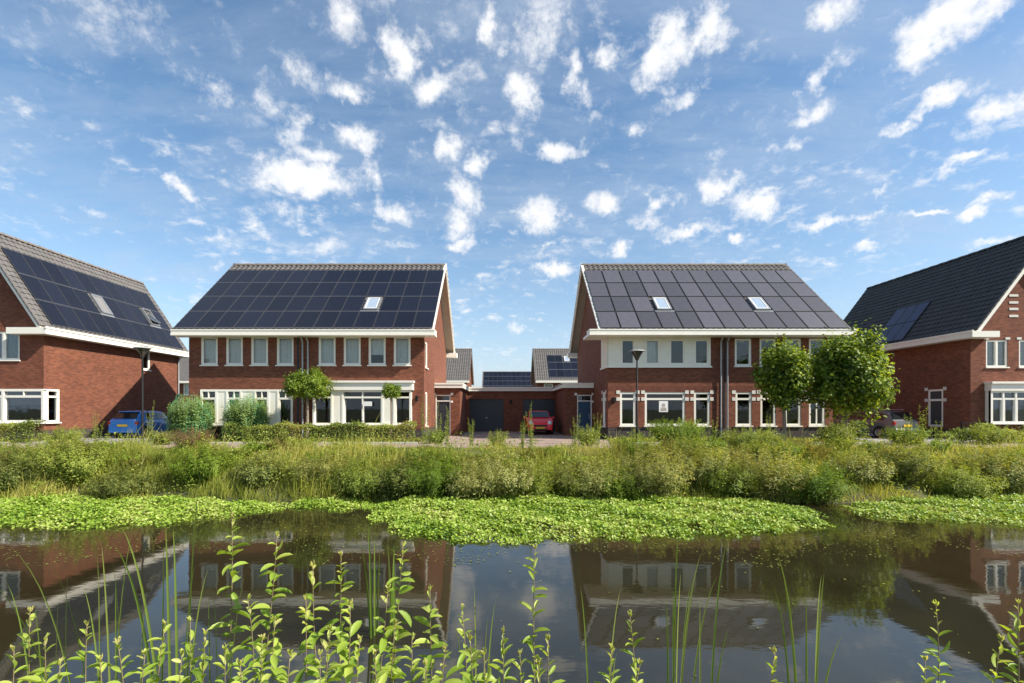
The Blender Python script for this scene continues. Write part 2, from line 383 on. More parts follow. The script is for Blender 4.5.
def np_mesh(name, V, faces, mats, tint=None, smooth=False, mi=None):
    """faces: list of int arrays (m,k)"""
    me = bpy.data.meshes.new(name); V = np.asarray(V, np.float32)
    me.vertices.add(len(V)); me.vertices.foreach_set('co', V.ravel())
    li = np.concatenate([f.ravel() for f in faces]).astype(np.int32)
    tot = np.concatenate([np.full(len(f), f.shape[1], np.int32) for f in faces])
    st = np.concatenate([[0], np.cumsum(tot)[:-1]]).astype(np.int32)
    me.loops.add(len(li)); me.loops.foreach_set('vertex_index', li)
    me.polygons.add(len(tot)); me.polygons.foreach_set('loop_start', st); me.polygons.foreach_set('loop_total', tot)
    if smooth: me.polygons.foreach_set('use_smooth', np.ones(len(tot), bool))
    if mi is not None: me.polygons.foreach_set('material_index', mi)
    for m in ([mats] if isinstance(mats, str) else mats): me.materials.append(MATS[m])
    me.update(calc_edges=True)
    if tint is not None:
        a = me.attributes.new('tint', 'FLOAT', 'POINT'); a.data.foreach_set('value', np.asarray(tint, np.float32))
    return me
def nrm(a): return a / np.maximum(np.linalg.norm(a, axis=-1, keepdims=True), 1e-9)

# leaf templates: rows (t along, s across, h out), faces
def tmpl_leaf(fold=.25):
    return np.array([(0, 0, 0), (.45, .5, fold * .5), (1, 0, 0), (.45, -.5, fold * .5)], np.float32), [np.array([(0, 1, 2), (0, 2, 3)])]
def tmpl_long(widths, ts, fold=.25, droop=.25):
    V = []; n = len(ts)
    for t, w in zip(ts, widths):
        h = -droop * t * t
        V += [(t, w * .5, h + fold * w * .5), (t, 0, h), (t, -w * .5, h + fold * w * .5)]
    fs = []
    for k in range(n - 1):
        a = k * 3; fs += [(a, a + 1, a + 4, a + 3), (a + 1, a + 2, a + 5, a + 4)]
    return np.array(V, np.float32), [np.array(fs)]
T_LEAF = tmpl_leaf()
T_FORE = tmpl_long((.12, .62, .95, 1.0, .72, .03), (0, .14, .36, .6, .84, 1.0), .3, .2)
def tmpl_round(n=7):
    V = [(0, 0, -.12)] + [(math.cos(2 * math.pi * k / n) * .5 * (1 if k % 2 else .9), math.sin(2 * math.pi * k / n) * .5 * (1 if k % 2 else .92), .04) for k in range(n)]
    return np.array(V, np.float32), [np.array([(0, 1 + k, 1 + (k + 1) % n) for k in range(n)])]
T_ROUND = tmpl_round()
def leaves(base, direc, normal, length, width, tmpl=T_LEAF):
    """many leaves at once -> V, faces, leaf index of every vertex"""
    T, fs = tmpl; n = len(base); d = nrm(direc); side = nrm(np.cross(normal, d)); up = np.cross(d, side)
    L_ = np.asarray(length, np.float32).reshape(-1, 1, 1) * np.ones((n, 1, 1)); W_ = np.asarray(width, np.float32).reshape(-1, 1, 1) * np.ones((n, 1, 1))
    V = base[:, None, :] + T[None, :, 0:1] * L_ * d[:, None] + T[None, :, 1:2] * W_ * side[:, None] + T[None, :, 2:3] * (L_ if tmpl is not T_ROUND else W_) * up[:, None]
    k = len(T); off = (np.arange(n) * k)[:, None, None]
    F_ = [(f[None] + off).reshape(-1, f.shape[1]) for f in fs]
    return V.reshape(-1, 3), F_, np.repeat(np.arange(n), k)
def rand_dir(n): return nrm(rng.normal(size=(n, 3)))
class Bag:
    """collects leaf batches into one mesh"""
    def __init__(s): s.V = []; s.F = []; s.T = []; s.n = 0
    def add(s, V, F_, tint):
        s.V.append(V); s.T.append(tint)
        for f in F_: s.F.append(f + s.n)
        s.n += len(V)
    def mesh(s, name, mat):
        by = {}
        for f in s.F: by.setdefault(f.shape[1], []).append(f)
        return np_mesh(name, np.concatenate(s.V), [np.concatenate(v) for v in by.values()], mat, np.clip(np.concatenate(s.T), 0, 1))

# ------------------------------------------------------------------ the setting
def bank_wave(x): return .35 * math.sin(x * .37 + 1) + .22 * math.sin(x * .93) + .1 * math.sin(x * 2.3)
def gz(x, y):
    """height of the ground"""
    w = bank_wave(x) if abs(x) < 60 else 0
    y2 = y - w * (1 if y > 9 else .4)
    pts = ((-4000, .0), (-2, -.05), (.8, -.35), (2.2, -.95), (3.2, -1.32), (4.4, -2.1), (13.6, -2.1), (15.2, -1.36), (16.6, -.75), (18.4, -.12), (19.3, 0), (9000, 0))
    for (a, za), (b, zb) in zip(pts, pts[1:]):
        if y2 <= b:
            t = (y2 - a) / (b - a)
            return za + (zb - za) * t
    return 0
def build_ground():
    xs = [-3000, -800, -250, -100] + list(np.arange(-50, 50.1, .5)) + [100, 250, 800, 3000]
    ys = [-1500, -300, -60, -20, -8, -2, 0] + list(np.arange(.5, 20.1, .3)) + [20.5, 22, 25, 30, 36, 45, 60, 100, 250, 800, 4000]
    V = [(x, y, gz(x, y) + (.03 * math.sin(x * 3.1 + y * 2.3) if -2 < y < 19 and abs(x) < 50 else 0)) for y in ys for x in xs]
    nx = len(xs); a = np.array([(j * nx + i, j * nx + i + 1, (j + 1) * nx + i + 1, (j + 1) * nx + i) for j in range(len(ys) - 1) for i in range(nx - 1)])
    o = link('ground', np_mesh('ground', np.array(V), [a], 'soil_grass', smooth=True)); tag(o, 'grassy ground with sloping pond banks', 'ground', kind='structure')
build_ground()
def sheet(name, x0, x1, y0, y1, z, mat, label, cat):
    m = MB(); m.face([(x0, y0, z), (x1, y0, z), (x1, y1, z), (x0, y1, z)]); return tag(m.build(name, mat), label, cat, kind='structure')
sheet('water', -3000, 3000, 2.4, 16.4, WATER, 'water', 'dark still pond water reflecting the houses', 'water')
sheet('road', -400, 400, 19.9, 22.25, .006, 'pavers', 'reddish paver road along the top of the bank', 'road')
sheet('driveway', -23.0, -16.4, 22.38, 36, .007, 'paving_grey', 'driveway between the left house and the panelled pair', 'driveway')
o = sheet('driveway', -3.95, 5.4, 22.38, 34.5, .008, 'pavers', 'paved forecourt in front of the garages', 'driveway')
sheet('driveway', 17.3, 24.0, 22.38, 36, .007, 'paving_grey', 'driveway between the right pair and the black roofed house', 'driveway')
m = MB()
for a, b in ((-60, -22.8), (-16.6, -3.9), (5.5, 17.2), (24.2, 60)): m.box((a, 22.25, -.05), (b, 22.38, .075))
tag(m.build('kerb', 'concrete', bevel=.012), 'grey concrete kerb between the road and the front gardens', 'kerb', kind='structure')

# ------------------------------------------------------------------ building helpers
def front(yf): return lambda u, d, z: (u, yf + d, z)
def side_px(xw): return lambda u, d, z: (xw - d, u, z)      # wall facing +X, u is Y
def side_nx(xw): return lambda u, d, z: (xw + d, u, z)      # wall facing -X
def wall(mb, P, u0, u1, z0, z1, holes=(), depth=.14, mi=0):
    us = sorted({u0, u1, *[h[0] for h in holes], *[h[1] for h in holes]}); zs = sorted({z0, z1, *[h[2] for h in holes], *[h[3] for h in holes]})
    for a, b in zip(us, us[1:]):
        for c, d in zip(zs, zs[1:]):
            mu, mz = (a + b) / 2, (c + d) / 2
            if any(h[0] < mu < h[1] and h[2] < mz < h[3] for h in holes): continue
            mb.face([P(a, 0, c), P(b, 0, c), P(b, 0, d), P(a, 0, d)], mi)
    for (a, b, c, d) in [h[:4] for h in holes]:
        for q in (((a, c), (a, d)), ((b, c), (b, d)), ((a, c), (b, c)), ((a, d), (b, d))):
            (ua, za), (ub, zb) = q; mb.face([P(ua, 0, za), P(ub, 0, zb), P(ub, depth, zb), P(ua, depth, za)], mi)
def wavy(P, u0, u1, z0, z1, d, amp=.025, n=28):
    m = MB()
    for k in range(n):
        a, b = u0 + (u1 - u0) * k / n, u0 + (u1 - u0) * (k + 1) / n
        da, db = d + amp * math.sin(k * 1.7), d + amp * math.sin((k + 1) * 1.7)
        m.face([P(a, da, z0), P(b, db, z0), P(b, db, z1), P(a, da, z1)])
    return m
def wunit(root, P, segs, z0, z1, d0=.025, d1=.12, transom=None, fw=.105, sill=True, curtain=None, mat='white_paint', name='window', label=None, top_split=False, mids=()):
    """a window unit: segs = [(u0,u1,'light'|'panel')]; frame with its panes, sill and curtains as children"""
    u0, u1 = segs[0][0], segs[-1][1]; m = MB()
    m.box((u0, d0, z0), (u1, d1, z0 + fw), P=P); m.box((u0, d0, z1 - fw), (u1, d1, z1), P=P)
    panes = []
    edges = sorted({e for s in segs for e in s[:2]})
    for e in edges:
        a = max(u0, e - fw / 2); b = min(u1, e + fw / 2)
        if e == u0: b = e + fw
        if e == u1: a = e - fw
        m.box((a, d0 - .004, z0 + fw * .5), (b, d1 - .004, z1 - fw * .5), P=P)
    for (a, b, k) in segs:
        if k == 'panel': m.box((a + .01, d0 + .02, z0 + fw), (b - .01, d1 - .01, z1 - fw), P=P); continue
        if transom:
            m.box((a + fw * .4, d0 + .003, transom - fw * .5), (b - fw * .4, d1 - .012, transom + fw * .5), P=P)
            if top_split: m.box(((a + b) / 2 - .02, d0 + .008, transom), ((a + b) / 2 + .02, d1 - .02, z1 - fw * .5), P=P)
        for q in mids:
            if a < q < b: m.box((q - .03, d0 + .008, z0 + fw * .5), (q + .03, d1 - .02, z1 - fw * .5), P=P)
        # inner sash rim
        zt = transom - fw * .4 if transom else z1 - fw * .8
        for (ua, ub, za, zb) in ((a + fw * .5, a + fw * 1.1, z0 + fw, zt), (b - fw * 1.1, b - fw * .5, z0 + fw, zt)):
            m.box((ua, d0 + .015, za), (ub, d1 - .014, zb), P=P)
        panes.append((a, b))
    f = m.build(name, mat, root)
    if label: f['label'] = label
    for k, (a, b) in enumerate(panes):
        g = MB(); dm = (d0 + d1) / 2; g.box((a + .02, dm, z0 + .02), (b - .02, dm + .012, z1 - .02), P=P); g.build('pane', 'glass', f)
        c = curtain[k] if isinstance(curtain, list) else curtain
        if c:
            frac, cm = c; zt = transom - .02 if transom else z1 - .05
            wavy(P, a + .03, b - .03, zt - (zt - z0) * frac, zt, d1 + .09, amp=.02 if cm == 'curtain' else .002).build('curtain', cm, f)
    if sill:
        s = MB(); s.box((u0 - .05, d0 - .09, z0 - .06), (u1 + .05, d1, z0), P=P); s.build('sill', 'white_paint', f)
    return f
def slope(mb, f, u0, u1, ve, ze, vr, zr, tw=.30, course=.33, amp=.045, mi=0):
    """tiled roof slope from eave (ve,ze) up to ridge (vr,zr); f(u,v,z) -> world"""
    L = math.hypot(vr - ve, zr - ze); nv, nz = -(zr - ze) / L, abs(vr - ve) / L
    if vr < ve: nv = -nv
    nc = max(1, round(L / course)); nt = max(1, round((u1 - u0) / tw)); k = 6; nu = nt * k
    prof = [0, .55, .95, 1, .7, .15]
    i0 = len(mb.v); rows = []
    for c in range(nc):
        rows += [(c / nc, .045), (min(1, (c + 1.0) / nc), .008)]
    for (t, h) in rows:
        for i in range(nu + 1):
            hh = h + amp * prof[i % k]; u = u0 + (u1 - u0) * i / nu
            mb.v.append(f(u, ve + (vr - ve) * t + nv * hh, ze + (zr - ze) * t + nz * hh))
    for j in range(len(rows) - 1):
        for i in range(nu):
            a = i0 + j * (nu + 1) + i; mb.f.append((a, a + 1, a + nu + 2, a + nu + 1)); mb.m.append(mi)
def gable_roof(root, f, u0, u1, v0, v1, zeave, vr, zr, tile, over=.0, ridge='ridge_light', barge='white_paint', verge_w=.24, verge=None, verge_end=0):
    """two tiled slopes, soffit boards, bargeboards and ridge tiles"""
    m = MB(); slope(m, f, u0, u1, v0, zeave, vr, zr); slope(m, f, u0, u1, v1, zeave, vr, zr)
    rf = m.build('roof', tile, root)
    s = MB()
    for ve in (v0, v1):
        s.face([f(u0 + .03, ve, zeave - .05), f(u1 - .03, ve, zeave - .05), f(u1 - .03, vr, zr - .05), f(u0 + .03, vr, zr - .05)])
    s.build('soffit', 'soffit', rf)
    for end, (a, b) in ((-1, (u0 - .03, u0 + .03)), (1, (u1 - .03, u1 + .03))):
        b_ = MB()
        for ve in (v0, v1):
            b_.prism([(ve, zeave + .01), (ve, zeave - verge_w), (vr, zr - verge_w), (vr, zr + .01)], a, b, f)
        b_.build('bargeboard', barge, rf)
        c = MB(); 
        for ve in (v0, v1):
            n = 18
            for k in range(n):
                t0, t1 = k / n, (k + 1) / n + .01
                c.prism([(ve + (vr - ve) * t0, zeave + (zr - zeave) * t0 + .10), (ve + (vr - ve) * t0, zeave + (zr - zeave) * t0 - .03), (ve + (vr - ve) * t1, zeave + (zr - zeave) * t1 - .03), (ve + (vr - ve) * t1, zeave + (zr - zeave) * t1 + .065)], a - .045, b + .045, f)
        c.build('verge_tiles', verge if verge and end == verge_end else tile, rf)
    rb = MB(); n = max(1, round((u1 - u0) / .33)); seg = 8
    for k in range(n):
        a = u0 + (u1 - u0) * k / n; b = u0 + (u1 - u0) * (k + 1) / n - .012; r = .13 + .012 * (k % 2 == 0)
        prev = None
        for j in range(seg + 1):
            t = math.pi * j / seg; p = (vr + r * math.cos(t) * 1.05, zr - .02 + r * math.sin(t))
            if prev: rb.face([f(a, *prev), f(b, *prev), f(b, *p), f(a, *p)])
            prev = p
        for e in (a, b): rb.face([f(e, vr + r * math.cos(math.pi * j / seg) * 1.05, zr - .02 + r * math.sin(math.pi * j / seg)) for j in range(seg + 1)])
    rb.build('ridge_tiles', ridge, rf)
    return rf
PANEL = {}
def panel_mesh(w, h, cell, frame):
    key = (round(w, 3), round(h, 3), cell)
    if key in PANEL: return PANEL[key]
    m = MB(); t = .02
    m.box((t, t, 0), (w - t, h - t, .034), 1)
    for a, b, k in (((0, 0, 0), (w, t, .04), 0), ((0, h - t, 0), (w, h, .04), 0), ((0, t, 0), (t, h - t, .04), 2), ((w - t, t, 0), (w, h - t, .04), 2)): m.box(a, b, k)
    o = m.build('solar_panel', [frame, cell, 'black_plastic' if cell == 'solar_grey' else 'panel_side']); me = o.data; bpy.data.objects.remove(o); PANEL[key] = me; return me
def slope_frame(f, u0, ve, ze, vr, zr):
    """matrix whose x runs along the eave, y up the slope"""
    o = Vector(f(u0, ve, ze)); ex = (Vector(f(u0 + 1, ve, ze)) - o).normalized(); ey = (Vector(f(u0, vr, zr)) - o).normalized(); ez = ex.cross(ey)
    if ez.z < 0: ez = -ez
    return o, ex, ey, ez
def place_on_slope(o, root, fr, a, b, lift):
    og, ex, ey, ez = fr; p = og + ex * a + ey * b + ez * lift
    if ex.cross(ey).z < 0:       # keep the frame right handed
        raise ValueError
    M = Matrix((ex, ey, ez)).transposed().to_4x4(); M.translation = p - Vector(root.location); o.matrix_local = M
def panels(root, fr, a0, b0, cols, rows, w, h, gap, cell, frame, skip=()):
    me = panel_mesh(w - gap, h - gap, cell, frame)
    for r in range(rows):
        for c in range(cols):
            if (c, r) in skip: continue
            o = bpy.data.objects.new('solar_panel', me); COL.objects.link(o); o.parent = root
            place_on_slope(o, root, fr, a0 + c * w, b0 + r * h, .085)
def roof_window(root, fr, a, b, w, h, opened=0.0, label=None, glassmat='sky_glass'):
    m = MB(); t = .07
    for p, q in (((0, 0, 0), (w, t, .14)), ((0, h - t, 0), (w, h, .14)), ((0, t, 0), (t, h - t, .14)), ((w - t, t, 0), (w, h - t, .14))): m.box(p, q)
    m.box((-.12, -.15, 0), (w + .12, 0, .05), 0)
    o = m.build('roof_window', 'alu', root, loc=(0, 0, 0)); place_on_slope(o, root, fr, a, b, .06)
    g = MB(); g.box((t, t, 0), (w - t, h - t, .02)); g.box((t, t, -.02), (w - t, t + .05, .04), 1); g.box((t, h - t - .05, -.02), (w - t, h - t, .04), 1); g.box((t, t, -.02), (t + .05, h - t, .04), 1); g.box((w - t - .05, t, -.02), (w - t, h - t, .04), 1)
    p = g.build('sash', [glassmat, 'white_paint' if glassmat == 'sky_glass' else 'alu'], o, loc=(0, 0, .09))
    if opened:
        p.rotation_euler = (opened, 0, 0); p.location = (0, h * .5 - h * .5 * math.cos(opened), .09 + h * .5 * math.sin(-opened))
    if label: o['label'] = label
    return o
plain('sky_glass', (.30, .37, .46), .06, var=.05, spec=1.0)
plain('roof_glass', (.03, .04, .045), .05, var=.05, spec=1.0)
def gutter_box(root, f, u0, u1, v0, v1, z0, z1, name='gutter'):
    m = MB(); m.box((u0, v0, z0), (u1, v1, z1), P=f); m.box((u0 - .015, v0 - .02 * (1 if v1 > v0 else -1), z1 - .05), (u1 + .015, v1, z1 + .012), P=f)
    m.box((u0 - .012, v0 - .012 * (1 if v1 > v0 else -1), z0 - .03), (u1 + .012, v1, z0 + .05), P=f)
    return m.build(name, 'white_paint', root)
def downpipe(root, x, y, ztop, out=.0, bend=(0, .35, 0)):
    m = MB(); m.tube([(x - bend[0], y - bend[1], ztop), (x, y, ztop - .35), (x, y, .1)], .042, 8)
    for z in (1.2, 2.8, 4.2):
        if z < ztop - .5: m.tube([(x, y, z), (x, y, z + .05)], .055, 8)
    return m.build('downpipe', 'zinc', root, smooth=False)
def stone(root, P, u0, u1, z0, z1, mat='concrete_white'): mb = MB(); mb.box((u0, -.02, z0), (u1, .05, z1), P=P); return mb.build('stone_block', mat, root)

fX = lambda u, v, z: (u, v, z)          # ridge along X
fYp = lambda u, v, z: (v, u, z)         # ridge along Y

def pair_house(x0, x1, label, name_group):
    root = thing('brick_house', label, 'house', ((x0 + x1) / 2, 30, 0))
    return root
YF, YB = 25.0, 35.0
EAVE, RIDGE = 5.57, 10.50

# ---------------- the pair of houses left of the garages
def house_left_pair():
    x0, x1 = -16.17, -4.03
    root = thing('brick_house', 'red brick house pair under a navy solar roof, net-covered bushes in front', 'house', (-10.1, 30, 0), 'brick houses along the road')
    P = front(YF); PS = side_px(x1)
    up = [(X(a, YF), X(b, YF), Z(365, YF), Z(336.5, YF)) for a, b in ((201, 217.7), (226, 242.8), (251, 268), (276.7, 293.6), (318.5, 335.6), (343.6, 360.7), (368.5, 385.7), (393.7, 410.6))]
    gl = [(X(200.5, YF), X(293, YF), Z(425, YF), Z(389.5, YF))]
    gr = [(X(314.5, YF), X(412, YF), Z(424.5, YF), Z(390.5, YF))]
    sw = [(25.45, 26.15, Z(368, 25.8), Z(342, 25.8)), (25.45, 26.15, Z(426, 25.8), Z(392, 25.8))]
    m = MB(); wall(m, P, x0, x1, .55, EAVE, up + gl + gr)
    wall(m, PS, YF, YB, .55, EAVE, sw); wall(m, side_nx(x0), YF, YB, .55, EAVE); wall(m, lambda u, d, z: (u, YB - d, z), x0, x1, .55, EAVE)
    for xx in (x0, x1): m.face([(xx, YF, EAVE), (xx, YB, EAVE), (xx, 30, RIDGE - .25)])
    m.build('wall', 'brick', root)
    pl = MB(); pl.box((x0 + .012, YF + .012, -.1), (x1 - .012, YB - .012, .55)); pl.build('plinth', 'brick_plinth', root)
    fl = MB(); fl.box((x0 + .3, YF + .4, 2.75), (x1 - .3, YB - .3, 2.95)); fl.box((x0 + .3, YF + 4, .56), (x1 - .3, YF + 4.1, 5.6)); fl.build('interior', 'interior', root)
    cur = [(1, "curtain")] * 4 + [(1, 'curtain'), (1, 'curtain'), (.62, 'blind'), (1, 'curtain')]
    for h, c in zip(up, cur): wunit(root, P, [(h[0], h[1], 'light')], h[2], h[3], curtain=c)
    # ground floor left: white unit with four lights
    b = [X(v, YF) for v in (200.5, 216.5, 227, 241, 255, 268.5, 278, 293)]
    wunit(root, P, [(b[i], b[i + 1], 'light' if i % 2 == 0 else 'panel') for i in range(7)], gl[0][2], gl[0][3], -.03, .1, transom=Z(398.5, YF), top_split=True)
    # ground floor right: white bay under a lintel
    b = [X(v, YF) for v in (314.5, 333.5, 344, 383.5, 395, 412)]
    wunit(root, P, [(b[0], b[1], 'light'), (b[1], b[2], 'panel'), (b[2], b[3], 'light'), (b[3], b[4], 'panel'), (b[4], b[5], 'light')], gr[0][2], gr[0][3], -.25, .1, transom=Z(397.5, YF), mids=((b[2] + b[3]) / 2,), fw=.09, name='bay_window')
    c = MB(); c.box((X(314, YF), YF - .34, Z(390.3, YF)), (X(414, YF), YF - .003, Z(383, YF))); c.box((X(313, YF), YF - .42, Z(383, YF)), (X(415, YF), YF - .003, Z(381, YF)))
    c.build('canopy', 'white_paint', root)
    for h in sw: wunit(root, PS, [(h[0], h[1], 'light')], h[2], h[3], .02, .1)
    rf = gable_roof(root, fX, -16.55, -3.50, 24.4, 35.6, EAVE, 30, RIDGE, 'tile_brown', verge='white_paint', verge_end=1)
    g = gutter_box(root, fX, -16.58, -3.38, 24.22, 24.98, 5.32, 5.58)
    g2 = MB(); g2.box((-16.72, 35.02, 5.36), (-3.28, 35.75, 5.66)); g2.build('gutter', 'white_paint', root)
    fr = slope_frame(fX, -16.55, 24.4, EAVE, 30, RIDGE); L = math.hypot(5.6, RIDGE - EAVE)
    w, h = 13.05 / 13, (L - .95) / 4
    skip = {(9, 1)}
    panels(root, fr, .02, .06, 13, 4, w, h, .022, 'solar_navy', 'panel_rail', skip)
    roof_window(root, fr, 9 * w + .14, .06 + h + .12, .78, 1.28, label='small white framed roof window between the solar panels')
    for px in (302.5, 307.8): downpipe(root, X(px, 24.9), 24.9, 5.4)
    d = MB(); d.box((X(298, YF) - .05, YF - .006, .56), (X(298, YF) + .05, YF - .001, 5.36)); d.build('party_joint', 'black_plastic', root)
    wl = MB(); wl.box((X(417, YF) - .06, YF - .16, 2.0), (X(417, YF) + .06, YF - .002, 2.28)); wl.build('wall_lamp', 'dark_metal', root, bevel=.02)
    return root
house_left_pair()

# ---------------- the pair right of the garages
def house_right_pair():
    x0, x1 = 5.47, 17.1
    root = thing('brick_house', 'red brick house pair under a grey solar roof, cream cladding at its upper left', 'house', (11.3, 30, 0), 'brick houses along the road')
    P = front(YF); PS = side_nx(x0)
    band = (X(608.6, YF) + .001, X(710.3, YF), Z(366, YF), Z(336.5, YF))
    up = [(X(a, YF), X(b, YF), Z(366, YF), Z(338.5, YF)) for a, b in ((734.8, 751.4), (759.6, 776), (784.7, 801), (809, 825))]
    gr = [(X(a, YF), X(b, YF), Z(425.7, YF), Z(392, YF)) for a, b in ((620, 635.7), (644.8, 685), (694, 710), (735.6, 751.8), (760.5, 776), (785, 801), (809, 825))]
    sw = [(25.6, 26.3, Z(426, 26), Z(392, 26))]
    lowh = [(X(a, YF), X(b, YF), Z(364, YF), Z(340, YF)) for a, b in ((621.4, 634), (645.8, 659), (670, 684), (694.7, 708))]
    m = MB(); wall(m, P, x0, x1, .65, EAVE, lowh + up + gr)
    wall(m, PS, YF, YB, .65, EAVE, sw); wall(m, side_px(x1), YF, YB, .65, EAVE); wall(m, lambda u, d, z: (u, YB - d, z), x0, x1, .65, EAVE)
    for xx in (x0, x1): m.face([(xx, YF, EAVE), (xx, YB, EAVE), (xx, 30, RIDGE - .25)])
    m.build('wall', 'brick', root)
    pl = MB(); pl.box((x0 + .012, YF + .012, -.1), (x1 - .012, YB - .012, .65)); pl.build('plinth', 'brick_plinth', root)
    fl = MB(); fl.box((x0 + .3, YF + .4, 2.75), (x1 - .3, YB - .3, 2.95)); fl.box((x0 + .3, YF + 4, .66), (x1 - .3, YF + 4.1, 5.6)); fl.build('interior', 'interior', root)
    # cladding: vertical boards between the four windows, round the corner
    c = MB(); us = [band[0] - .03] + [v for h in lowh for v in h[:2]] + [band[1]]
    def boards(P_, a, b, z0, z1):
        n = max(1, round((b - a) / .12))
        for k in range(n): c.box((a + (b - a) * k / n, -.05 + (.006 if k % 2 else 0), z0), (a + (b - a) * (k + 1) / n, -.002, z1), P=P_)
    for i in range(0, len(us), 2): boards(P, us[i], us[i + 1], band[2], band[3])
    for h in lowh: boards(P, h[0], h[1], h[3], band[3]); 
    for h in lowh: c.box((h[0], -.045, band[2]), (h[1], -.002, h[2]), P=P)
    boards(PS, YF + .002, 26.5, band[2], band[3])
    c.build('cladding', 'cream_panel', root)
    s = MB(); s.box((x0 - .09, YF - .11, band[2] - .09), (band[1] + .05, YF - .003, band[2] - .004)); s.box((x0 - .09, YF - .003, band[2] - .09), (x0 - .003, 26.55, band[2] - .004)); s.build('cladding_sill', 'white_paint', root)
    for h, cu in zip(lowh, (None, (1, 'curtain'), None, None)): wunit(root, P, [(h[0], h[1], 'light')], h[2], h[3], -.02, .07, curtain=cu, sill=False, fw=.055)
    for h in up: wunit(root, P, [(h[0], h[1], 'light')], h[2], h[3])
    tr = Z(399, YF)
    for i, h in enumerate(gr): wunit(root, P, [(h[0], h[1], 'light')], h[2], h[3], transom=tr, mids=((h[0] + h[1]) / 2,) if i == 6 else ())
    for h in sw: wunit(root, PS, [(h[0], h[1], 'light')], h[2], h[3], .02, .1, transom=tr)
    for i, h in enumerate(gr):
        for zc in (Z(392.2, YF), Z(399, YF)):
            for (a, b) in ((h[0] - .19, h[0] + .0), (h[1], h[1] + .19)): stone(root, P, a, b, zc - .09, zc + .09)
    for zc in (Z(392.2, 26), tr):
        for (a, b) in ((25.4, 25.6), (26.3, 26.5)): stone(root, PS, a, b, zc - .09, zc + .09)
    so = MB(); wall(so, lambda u, d, z: (u, YF - .004, z), x0, x1, Z(391, YF), Z(386, YF), ()); so.build('soldier_course', 'brick_soldier', root)
    rf = gable_roof(root, fX, 4.95, 17.55, 24.4, 35.6, EAVE, 30, RIDGE, 'tile_brown', verge='white_paint', verge_end=-1)
    gutter_box(root, fX, 4.38, 17.66, 24.12, 24.98, 5.32, 5.58)
    g2 = MB(); g2.box((4.8, 35.02, 5.36), (17.7, 35.75, 5.66)); g2.build('gutter', 'white_paint', root)
    g3 = MB(); g3.box((4.41, 24.98, 5.34), (5.46, 26.3, 5.46)); g3.build('corner_canopy', 'white_paint', root)
    fr = slope_frame(fX, 4.95, 24.4, EAVE, 30, RIDGE); L = math.hypot(5.6, RIDGE - EAVE)
    w, h = 12.56 / 12, (L - .95) / 4; skip = {(3, 2), (9, 2)}
    skip = {(3, 1 + 1 - 1), (8, 1)}
    panels(root, fr, .02, .06, 12, 4, w, h, .05, 'solar_grey', 'black_plastic', {(3, 2), (8, 2)} if False else {(3, 1), (8, 1)})
    for k in (3, 8): roof_window(root, fr, k * w + .14, .06 + h + .1, .78, 1.3, label='pale roof window, ' + ('left' if k == 3 else 'right') + ' of the two')
    for px in (721, 727.5): downpipe(root, X(px, 24.9), 24.9, 5.4)
    d = MB(); d.box((X(724.5, YF) - .05, YF - .006, .66), (X(724.5, YF) + .05, YF - .001, 5.36)); d.build('party_joint', 'black_plastic', root)
    wl = MB(); wl.box((X(613.5, YF) - .06, YF - .16, 1.9), (X(613.5, YF) + .06, YF - .002, 2.2)); wl.build('wall_lamp', 'dark_metal', root, bevel=.02)
house_right_pair()

